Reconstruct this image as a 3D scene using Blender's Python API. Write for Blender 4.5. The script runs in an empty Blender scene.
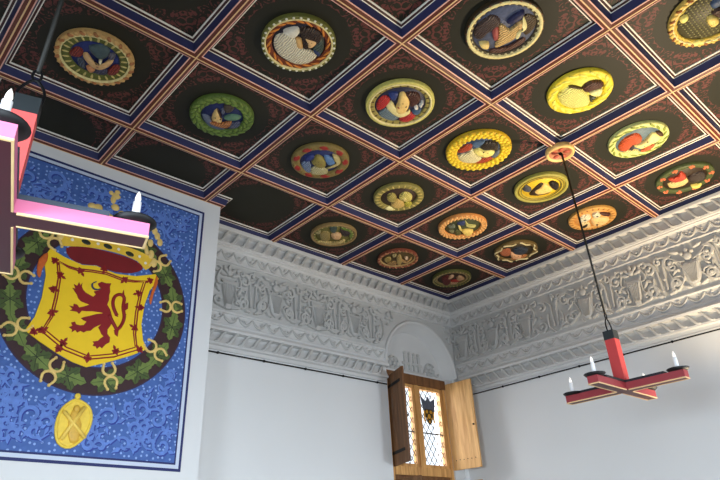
import bpy, math, random
from mathutils import Vector, Matrix
from math import sin, cos, pi, sqrt, atan2

scene = bpy.context.scene
COL = scene.collection
H = 5.30                     # height of the ceiling rib faces above the floor
P, PY = 1.2, 1.1947          # coffer pitch along the two walls
RX0, RY0 = -9.6, -6 * PY     # far ends of the room (the visible corner is at x = 0, y = 0)

# ------------------------------------------------------------------ camera
def make_camera():
    yaw, pitch, roll = 0.8047, 0.4782, -0.0568
    f = Vector((cos(pitch) * cos(yaw), cos(pitch) * sin(yaw), sin(pitch)))
    r = Vector((sin(yaw), -cos(yaw), 0)); u = r.cross(f)
    r2 = r * cos(roll) + u * sin(roll); u2 = u * cos(roll) - r * sin(roll)
    cd = bpy.data.cameras.new('camera'); co = bpy.data.objects.new('camera', cd); COL.objects.link(co)
    m = Matrix((r2, u2, -f)).transposed().to_4x4(); m.translation = Vector((-7.6915, -5.9644, H - 3.7174))
    co.matrix_world = m
    cd.sensor_width = 36; cd.lens = 612.97 / 720 * 36; cd.clip_start = 0.05
    scene.camera = co
make_camera()

# ------------------------------------------------------------------ world, lights, exposure
scene.view_settings.view_transform = 'Standard'
scene.view_settings.look = 'None'
scene.view_settings.gamma = 1
scene.view_settings.use_curve_mapping = False
scene.view_settings.exposure = -0.46

w = bpy.data.worlds.new('sky'); scene.world = w; w.use_nodes = True
bg = w.node_tree.nodes['Background']; bg.inputs[0].default_value = (0.86, 0.93, 1.0, 1); bg.inputs[1].default_value = 2.2

def light(name, kind, loc, direction, energy, color, **kw):
    d = bpy.data.lights.new(name, kind); d.energy = energy; d.color = color
    for k, v in kw.items(): setattr(d, k, v)
    o = bpy.data.objects.new(name, d); COL.objects.link(o)
    o.location = loc; o.rotation_euler = Vector(direction).to_track_quat('-Z', 'Y').to_euler()
    return o
# daylight through the three tall windows of the wall behind the camera
BACK_WINDOWS = [(-8.2, 1.2), (-4.9, 1.2), (-1.6, 1.2)]     # centre x, width
for (cx, ww), watts in zip(BACK_WINDOWS, (210, 135, 135)):
    light('daylight_and_fill', 'AREA', (cx, RY0 + 0.05, 2.0), (0, 1, -0.5), watts, (0.77, 0.88, 1.0), shape='RECTANGLE', size=ww, size_y=2.0, spread=2.3)
# bluish fill added to brighten the right-hand wall; the left wall has no window
light('daylight_and_fill', 'AREA', (RX0 + 0.05, -4.6, 1.7), (1, 0.0, -0.30), 360, (0.74, 0.87, 1.0), shape='RECTANGLE', size=1.6, size_y=1.8, spread=2.3)
# daylight from outside the leaded window beside the corner
light('daylight_and_fill', 'AREA', (-0.95, 1.1, 3.75), (0.05, -1, -0.25), 260, (0.92, 0.95, 1.0), shape='RECTANGLE', size=1.6, size_y=1.8)
# warm uplighter on the right-hand wall, beyond the picture's right edge
light('warm_uplighter', 'SPOT', (-1.0, -4.7, 2.0), (-0.24, 0.14, 1.0), 1500, (1.0, 0.77, 0.48), spot_size=1.95, spot_blend=1.0, shadow_soft_size=0.10)

# ------------------------------------------------------------------ materials (all procedural)
def lin(c):
    return tuple(((x / 255) / 12.92 if x <= 10 else ((x / 255 + 0.055) / 1.055) ** 2.4) for x in c)
_mats = {}
def mat(rgb, rough=0.6, metal=0.0, vary=0.12, scale=14.0, bump=0.0, bscale=40.0, spec=0.4, gain=1.0):
    """Paint: base colour with a little procedural mottling. rgb is an 8-bit sRGB triple."""
    key = (tuple(rgb), rough, metal, vary, scale, bump, bscale, spec, gain)
    if key in _mats: return _mats[key]
    m = bpy.data.materials.new('paint'); m.use_nodes = True; nt = m.node_tree; b = nt.nodes['Principled BSDF']
    c = [min(0.9, x * gain) for x in lin(rgb)]
    tc = nt.nodes.new('ShaderNodeTexCoord')
    n = nt.nodes.new('ShaderNodeTexNoise'); n.inputs['Scale'].default_value = scale; n.inputs['Detail'].default_value = 4
    nt.links.new(tc.outputs['Object'], n.inputs['Vector'])
    mx = nt.nodes.new('ShaderNodeMix'); mx.data_type = 'RGBA'
    mx.inputs[6].default_value = (*[x * (1 - vary) for x in c], 1); mx.inputs[7].default_value = (*[min(0.95, x * (1 + vary)) for x in c], 1)
    nt.links.new(n.outputs['Fac'], mx.inputs[0]); nt.links.new(mx.outputs[2], b.inputs['Base Color'])
    b.inputs['Roughness'].default_value = rough; b.inputs['Metallic'].default_value = metal
    b.inputs['Specular IOR Level'].default_value = spec
    if bump:
        n2 = nt.nodes.new('ShaderNodeTexNoise'); n2.inputs['Scale'].default_value = bscale; n2.inputs['Detail'].default_value = 5
        nt.links.new(tc.outputs['Object'], n2.inputs['Vector'])
        bp = nt.nodes.new('ShaderNodeBump'); bp.inputs['Strength'].default_value = bump; bp.inputs['Distance'].default_value = 0.01
        nt.links.new(n2.outputs['Fac'], bp.inputs['Height']); nt.links.new(bp.outputs[0], b.inputs['Normal'])
    _mats[key] = m
    return m

def node(nt, kind, **kw):
    n = nt.nodes.new(kind)
    for k, v in kw.items(): setattr(n, k, v)
    return n
def math_node(nt, op, a, b=None):
    n = node(nt, 'ShaderNodeMath', operation=op)
    for i, x in enumerate((a, b)):
        if x is None: continue
        if isinstance(x, (int, float)): n.inputs[i].default_value = x
        else: nt.links.new(x, n.inputs[i])
    return n.outputs[0]

def panel_material():
    """Dark olive-black board with a rust arabesque in the corners, plain round the medallion (object space)."""
    m = bpy.data.materials.new('arabesque_panel'); m.use_nodes = True; nt = m.node_tree; b = nt.nodes['Principled BSDF']
    tc = node(nt, 'ShaderNodeTexCoord'); sp = node(nt, 'ShaderNodeSeparateXYZ'); nt.links.new(tc.outputs['Object'], sp.inputs[0])
    ax = math_node(nt, 'ABSOLUTE', sp.outputs[0]); ay = math_node(nt, 'ABSOLUTE', sp.outputs[1])
    mxx = math_node(nt, 'MAXIMUM', ax, ay); mnn = math_node(nt, 'MINIMUM', ax, ay)
    cb = node(nt, 'ShaderNodeCombineXYZ'); nt.links.new(mxx, cb.inputs[0]); nt.links.new(mnn, cb.inputs[1])
    warp = node(nt, 'ShaderNodeTexNoise'); warp.inputs['Scale'].default_value = 9; nt.links.new(cb.outputs[0], warp.inputs['Vector'])
    add = node(nt, 'ShaderNodeVectorMath', operation='MULTIPLY_ADD'); add.inputs[1].default_value = (0.09, 0.09, 0)
    nt.links.new(warp.outputs['Color'], add.inputs[0]); nt.links.new(cb.outputs[0], add.inputs[2])
    vo = node(nt, 'ShaderNodeTexVoronoi', feature='F1'); vo.inputs['Scale'].default_value = 12.5; nt.links.new(add.outputs[0], vo.inputs['Vector'])
    rings = math_node(nt, 'SINE', math_node(nt, 'MULTIPLY', vo.outputs['Distance'], 17.0))
    rings = math_node(nt, 'GREATER_THAN', rings, 0.1)
    no = node(nt, 'ShaderNodeTexNoise'); no.inputs['Scale'].default_value = 30; nt.links.new(add.outputs[0], no.inputs['Vector'])
    rings = math_node(nt, 'MULTIPLY', rings, math_node(nt, 'GREATER_THAN', no.outputs['Fac'], 0.44))
    r2 = math_node(nt, 'SQRT', math_node(nt, 'ADD', math_node(nt, 'MULTIPLY', sp.outputs[0], sp.outputs[0]), math_node(nt, 'MULTIPLY', sp.outputs[1], sp.outputs[1])))
    wob = math_node(nt, 'ADD', r2, math_node(nt, 'MULTIPLY', warp.outputs['Fac'], 0.1))
    fac = math_node(nt, 'MULTIPLY', rings, math_node(nt, 'GREATER_THAN', wob, 0.495))
    mx = node(nt, 'ShaderNodeMix', data_type='RGBA'); mx.inputs[6].default_value = (*PANEL_DARK, 1); mx.inputs[7].default_value = (*PANEL_RUST, 1)
    nt.links.new(fac, mx.inputs[0]); nt.links.new(mx.outputs[2], b.inputs['Base Color'])
    b.inputs['Roughness'].default_value = 0.55; b.inputs['Specular IOR Level'].default_value = 0.2
    return m
PANEL_DARK, PANEL_RUST = (0.021, 0.021, 0.014), (0.125, 0.040, 0.036)

def blue_ground_material():
    """Deep blue painted ground with soft mottling and rows of pale dots."""
    m = bpy.data.materials.new('blue_ground'); m.use_nodes = True; nt = m.node_tree; b = nt.nodes['Principled BSDF']
    tc = node(nt, 'ShaderNodeTexCoord')
    no = node(nt, 'ShaderNodeTexNoise'); no.inputs['Scale'].default_value = 7; no.inputs['Detail'].default_value = 3; no.inputs['Distortion'].default_value = 1.6
    nt.links.new(tc.outputs['Object'], no.inputs['Vector'])
    mx = node(nt, 'ShaderNodeMix', data_type='RGBA'); mx.inputs[6].default_value = (0.032, 0.075, 0.25, 1); mx.inputs[7].default_value = (0.085, 0.175, 0.48, 1)
    nt.links.new(no.outputs['Fac'], mx.inputs[0])
    vo = node(nt, 'ShaderNodeTexVoronoi', feature='F1', voronoi_dimensions='2D'); vo.inputs['Scale'].default_value = 19; vo.inputs['Randomness'].default_value = 0.7
    sp = node(nt, 'ShaderNodeSeparateXYZ'); cb = node(nt, 'ShaderNodeCombineXYZ'); nt.links.new(tc.outputs['Object'], sp.inputs[0])
    nt.links.new(sp.outputs[0], cb.inputs[0]); nt.links.new(sp.outputs[2], cb.inputs[1]); nt.links.new(cb.outputs[0], vo.inputs['Vector'])
    dots = math_node(nt, 'MULTIPLY', math_node(nt, 'LESS_THAN', vo.outputs['Distance'], 0.19), 0.75)
    m2 = node(nt, 'ShaderNodeMix', data_type='RGBA'); m2.inputs[7].default_value = (0.30, 0.45, 0.80, 1)
    nt.links.new(dots, m2.inputs[0]); nt.links.new(mx.outputs[2], m2.inputs[6]); nt.links.new(m2.outputs[2], b.inputs['Base Color'])
    b.inputs['Roughness'].default_value = 0.55; b.inputs['Specular IOR Level'].default_value = 0.25
    return m

def wood_material(name, c1, c2, axis_scale=(9, 9, 0.8), rough=0.5):
    m = bpy.data.materials.new(name); m.use_nodes = True; nt = m.node_tree; b = nt.nodes['Principled BSDF']
    tc = node(nt, 'ShaderNodeTexCoord'); mp = node(nt, 'ShaderNodeMapping'); mp.inputs['Scale'].default_value = axis_scale
    nt.links.new(tc.outputs['Object'], mp.inputs[0])
    no = node(nt, 'ShaderNodeTexNoise'); no.inputs['Scale'].default_value = 2.2; no.inputs['Detail'].default_value = 7; no.inputs['Distortion'].default_value = 0.6
    nt.links.new(mp.outputs[0], no.inputs['Vector'])
    cr = node(nt, 'ShaderNodeValToRGB'); cr.color_ramp.elements[0].position = 0.3; cr.color_ramp.elements[1].position = 0.72
    cr.color_ramp.elements[0].color = (*lin(c1), 1); cr.color_ramp.elements[1].color = (*lin(c2), 1)
    nt.links.new(no.outputs['Fac'], cr.inputs[0]); nt.links.new(cr.outputs[0], b.inputs['Base Color'])
    b.inputs['Roughness'].default_value = rough; b.inputs['Specular IOR Level'].default_value = 0.3
    return m

def glass_material(name, tint=(1, 1, 1)):
    m = bpy.data.materials.new(name); m.use_nodes = True; nt = m.node_tree; nt.nodes.clear()
    out = node(nt, 'ShaderNodeOutputMaterial'); mix = node(nt, 'ShaderNodeMixShader'); fr = node(nt, 'ShaderNodeLayerWeight'); fr.inputs[0].default_value = 0.12
    tr = node(nt, 'ShaderNodeBsdfTransparent'); gl = node(nt, 'ShaderNodeBsdfGlossy'); gl.inputs['Roughness'].default_value = 0.05
    no = node(nt, 'ShaderNodeTexNoise'); no.inputs['Scale'].default_value = 6
    mx = node(nt, 'ShaderNodeMix', data_type='RGBA'); mx.inputs[6].default_value = (*[t * 0.9 for t in tint], 1); mx.inputs[7].default_value = (*tint, 1)
    nt.links.new(no.outputs['Fac'], mx.inputs[0]); nt.links.new(mx.outputs[2], tr.inputs[0])
    nt.links.new(fr.outputs['Fresnel'], mix.inputs[0]); nt.links.new(tr.outputs[0], mix.inputs[1]); nt.links.new(gl.outputs[0], mix.inputs[2]); nt.links.new(mix.outputs[0], out.inputs[0])
    return m

# ------------------------------------------------------------------ mesh helpers
class MB:
    """Collects vertices and faces (with a material slot per face) for ONE mesh object."""
    def __init__(s): s.v = []; s.f = []; s.m = []; s.sm = []
    def face(s, idx, mi=0, smooth=False): s.f.append(tuple(idx)); s.m.append(mi); s.sm.append(smooth)
    def add(s, vs): n = len(s.v); s.v.extend(tuple(x) for x in vs); return n
    def quad(s, a, b, c, d, mi=0):
        n = s.add((a, b, c, d)); s.face((n, n + 1, n + 2, n + 3), mi)
    def box(s, lo, hi, mi=0, M=None):
        p = [Vector((x, y, z)) for x in (lo[0], hi[0]) for y in (lo[1], hi[1]) for z in (lo[2], hi[2])]
        if M is not None: p = [M @ q for q in p]
        n = s.add(p)
        for q in ((0, 1, 3, 2), (4, 6, 7, 5), (0, 4, 5, 1), (2, 3, 7, 6), (0, 2, 6, 4), (1, 5, 7, 3)): s.face([n + i for i in q], mi)
    def tube(s, path, r, k=6, mi=0, closed=False, flat=None):
        path = [Vector(q) for q in path]; n0 = len(path); rings = []
        up0 = None
        for i, q in enumerate(path):
            if closed: d = path[(i + 1) % n0] - path[i - 1]
            else: d = path[min(i + 1, n0 - 1)] - path[max(i - 1, 0)]
            if d.length < 1e-9: d = Vector((0, 0, 1))
            d.normalize()
            if up0 is None: up0 = Vector((0, 0, 1)) if abs(d.z) < 0.9 else Vector((1, 0, 0))
            if flat is not None: up0 = Vector(flat)
            a = d.cross(up0)
            if a.length < 1e-6: a = d.orthogonal()
            a.normalize(); b = a.cross(d); up0 = b
            rr = r[i] if isinstance(r, (list, tuple)) else r
            rings.append(s.add([q + (a * cos(t) + b * sin(t)) * rr for t in (2 * pi * j / k for j in range(k))]))
        for i in range(n0 if closed else n0 - 1):
            A, B = rings[i], rings[(i + 1) % n0]
            for j in range(k): s.face((A + j, A + (j + 1) % k, B + (j + 1) % k, B + j), mi, True)
        if not closed:
            s.face([rings[0] + j for j in range(k)][::-1], mi); s.face([rings[-1] + j for j in range(k)], mi)
    def lathe(s, prof, k=32, mi=0, M=None, smooth=True, mis=None, caps=True):
        """prof: (radius, z) pairs turned about z."""
        rings = []
        for r, z in prof:
            pts = [Vector((r * cos(2 * pi * j / k), r * sin(2 * pi * j / k), z)) for j in range(k)]
            if M is not None: pts = [M @ q for q in pts]
            rings.append(s.add(pts))
        for i in range(len(prof) - 1):
            A, B = rings[i], rings[i + 1]
            for j in range(k): s.face((A + j, A + (j + 1) % k, B + (j + 1) % k, B + j), mis[i] if mis else mi, smooth)
        if caps and prof[0][0] > 1e-6: s.face([rings[0] + j for j in range(k)][::-1], mis[0] if mis else mi)
        if caps and prof[-1][0] > 1e-6: s.face([rings[-1] + j for j in range(k)], mis[-1] if mis else mi)
    def ribbon(s, path, wds, T, h0, h1, mi=0):
        """flat-topped strip with steep sides along a 2-D path."""
        n = len(path); rows = []
        for i in range(n):
            p0, p1 = path[max(i - 1, 0)], path[min(i + 1, n - 1)]; dx, dy = p1[0] - p0[0], p1[1] - p0[1]; q = sqrt(dx * dx + dy * dy) or 1
            nx, ny = -dy / q, dx / q; w_ = wds[i]; x, y = path[i]; hh = h1 + i * 0.00012
            rows.append(s.add([T(x + nx * a, y + ny * a, c) for a, c in ((w_, h0), (w_ * .92, hh * .82 + h0 * .18), (w_ * .62, hh), (-w_ * .62, hh), (-w_ * .92, hh * .82 + h0 * .18), (-w_, h0))]))
        for i in range(n - 1):
            for k in range(5): s.face((rows[i] + k, rows[i] + k + 1, rows[i + 1] + k + 1, rows[i + 1] + k), mi)
        s.face([rows[0] + k for k in range(6)], mi); s.face([rows[-1] + k for k in range(6)], mi)
    def slab(s, pts, T, h0, h1, mi=0):
        """outline raised with steep, slightly bevelled sides and a gently swollen top."""
        n = len(pts); cx = sum(q[0] for q in pts) / n; cy = sum(q[1] for q in pts) / n; prev = None
        for k_, hh in ((1.0, 0), (0.96, .75), (0.82, .95), (0.4, 1.06)):
            cur = s.add([T(cx + (u - cx) * k_, cy + (v - cy) * k_, h0 + (h1 - h0) * hh) for u, v in pts])
            if prev is not None:
                for i in range(n): s.face((prev + i, prev + (i + 1) % n, cur + (i + 1) % n, cur + i), mi)
            prev = cur
        s.face([prev + i for i in range(n)], mi)
    def ball(s, c, r, mi=0, nu=8, nv=5, M=None):
        """ellipsoid; r is a number or three radii."""
        rx, ry, rz = (r, r, r) if isinstance(r, (int, float)) else r
        c = Vector(c); R = M or Matrix.Identity(3)
        rows = []
        for i in range(1, nv):
            ph = pi * i / nv
            rows.append(s.add([c + R @ Vector((rx * sin(ph) * cos(2 * pi * j / nu), ry * sin(ph) * sin(2 * pi * j / nu), rz * cos(ph))) for j in range(nu)]))
        t = s.add([c + R @ Vector((0, 0, rz)), c + R @ Vector((0, 0, -rz))])
        for i in range(len(rows) - 1):
            for j in range(nu): s.face((rows[i] + j, rows[i + 1] + j, rows[i + 1] + (j + 1) % nu, rows[i] + (j + 1) % nu), mi, True)
        for j in range(nu):
            s.face((t, rows[0] + j, rows[0] + (j + 1) % nu), mi, True); s.face((t + 1, rows[-1] + (j + 1) % nu, rows[-1] + j), mi, True)
    def plate(s, pts, T, h0, h1, mi=0, inset=0.0):
        """flat outline (2-D points) raised from height h0 to h1; T maps (u, v, h) to space."""
        n = len(pts)
        a = s.add([T(u, v, h0) for u, v in pts]); b = s.add([T(u, v, h1) for u, v in pts])
        for i in range(n): s.face((a + i, a + (i + 1) % n, b + (i + 1) % n, b + i), mi)
        s.face([b + i for i in range(n)], mi)
    def dome(s, pts, T, h0, h1, mi=0):
        """outline swollen into a rounded relief between heights h0 and h1."""
        n = len(pts); cx = sum(q[0] for q in pts) / n; cy = sum(q[1] for q in pts) / n
        prev = s.add([T(u, v, h0) for u, v in pts])
        for k_, hh in ((0.97, 0.45), (0.86, 0.74), (0.62, 0.92), (0.32, 1.0)):
            cur = s.add([T(cx + (u - cx) * k_, cy + (v - cy) * k_, h0 + (h1 - h0) * hh) for u, v in pts])
            for i in range(n): s.face((prev + i, prev + (i + 1) % n, cur + (i + 1) % n, cur + i), mi, True)
            prev = cur
        t = s.add([T(cx, cy, h1)])
        for i in range(n): s.face((prev + i, prev + (i + 1) % n, t), mi, True)
    def build(s, name, mats, parent=None, loc=None, rotz=0.0, fix=True):
        me = bpy.data.meshes.new(name); me.from_pydata(s.v, [], s.f)
        for mm in (mats if isinstance(mats, (list, tuple)) else [mats]): me.materials.append(mm)
        me.polygons.foreach_set('material_index', s.m); me.polygons.foreach_set('use_smooth', s.sm)
        me.update()
        if fix:
            import bmesh
            bm = bmesh.new(); bm.from_mesh(me); bmesh.ops.recalc_face_normals(bm, faces=bm.faces); bm.to_mesh(me); bm.free()
        o = bpy.data.objects.new(name, me); COL.objects.link(o)
        if parent is not None: o.parent = parent
        if loc is not None: o.location = loc
        if rotz: o.rotation_euler = (0, 0, rotz)
        return o

def smooth_outline(pts, sub=4):
    """closed Catmull-Rom through the points."""
    n = len(pts); out = []
    for i in range(n):
        p0, p1, p2, p3 = pts[i - 1], pts[i], pts[(i + 1) % n], pts[(i + 2) % n]
        for k in range(sub):
            t = k / sub
            out.append(tuple(0.5 * (2 * p1[d] + (p2[d] - p0[d]) * t + (2 * p0[d] - 5 * p1[d] + 4 * p2[d] - p3[d]) * t * t + (3 * p1[d] - p0[d] - 3 * p2[d] + p3[d]) * t ** 3) for d in (0, 1)))
    return out
def smooth_path(pts, sub=4):
    n = len(pts); out = []
    for i in range(n - 1):
        p0, p1, p2, p3 = pts[max(i - 1, 0)], pts[i], pts[i + 1], pts[min(i + 2, n - 1)]
        for k in range(sub):
            t = k / sub
            out.append(tuple(0.5 * (2 * p1[d] + (p2[d] - p0[d]) * t + (2 * p0[d] - 5 * p1[d] + 4 * p2[d] - p3[d]) * t * t + (3 * p1[d] - p0[d] - 3 * p2[d] + p3[d]) * t ** 3) for d in range(len(p1))))
    out.append(tuple(pts[-1])); return out

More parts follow.
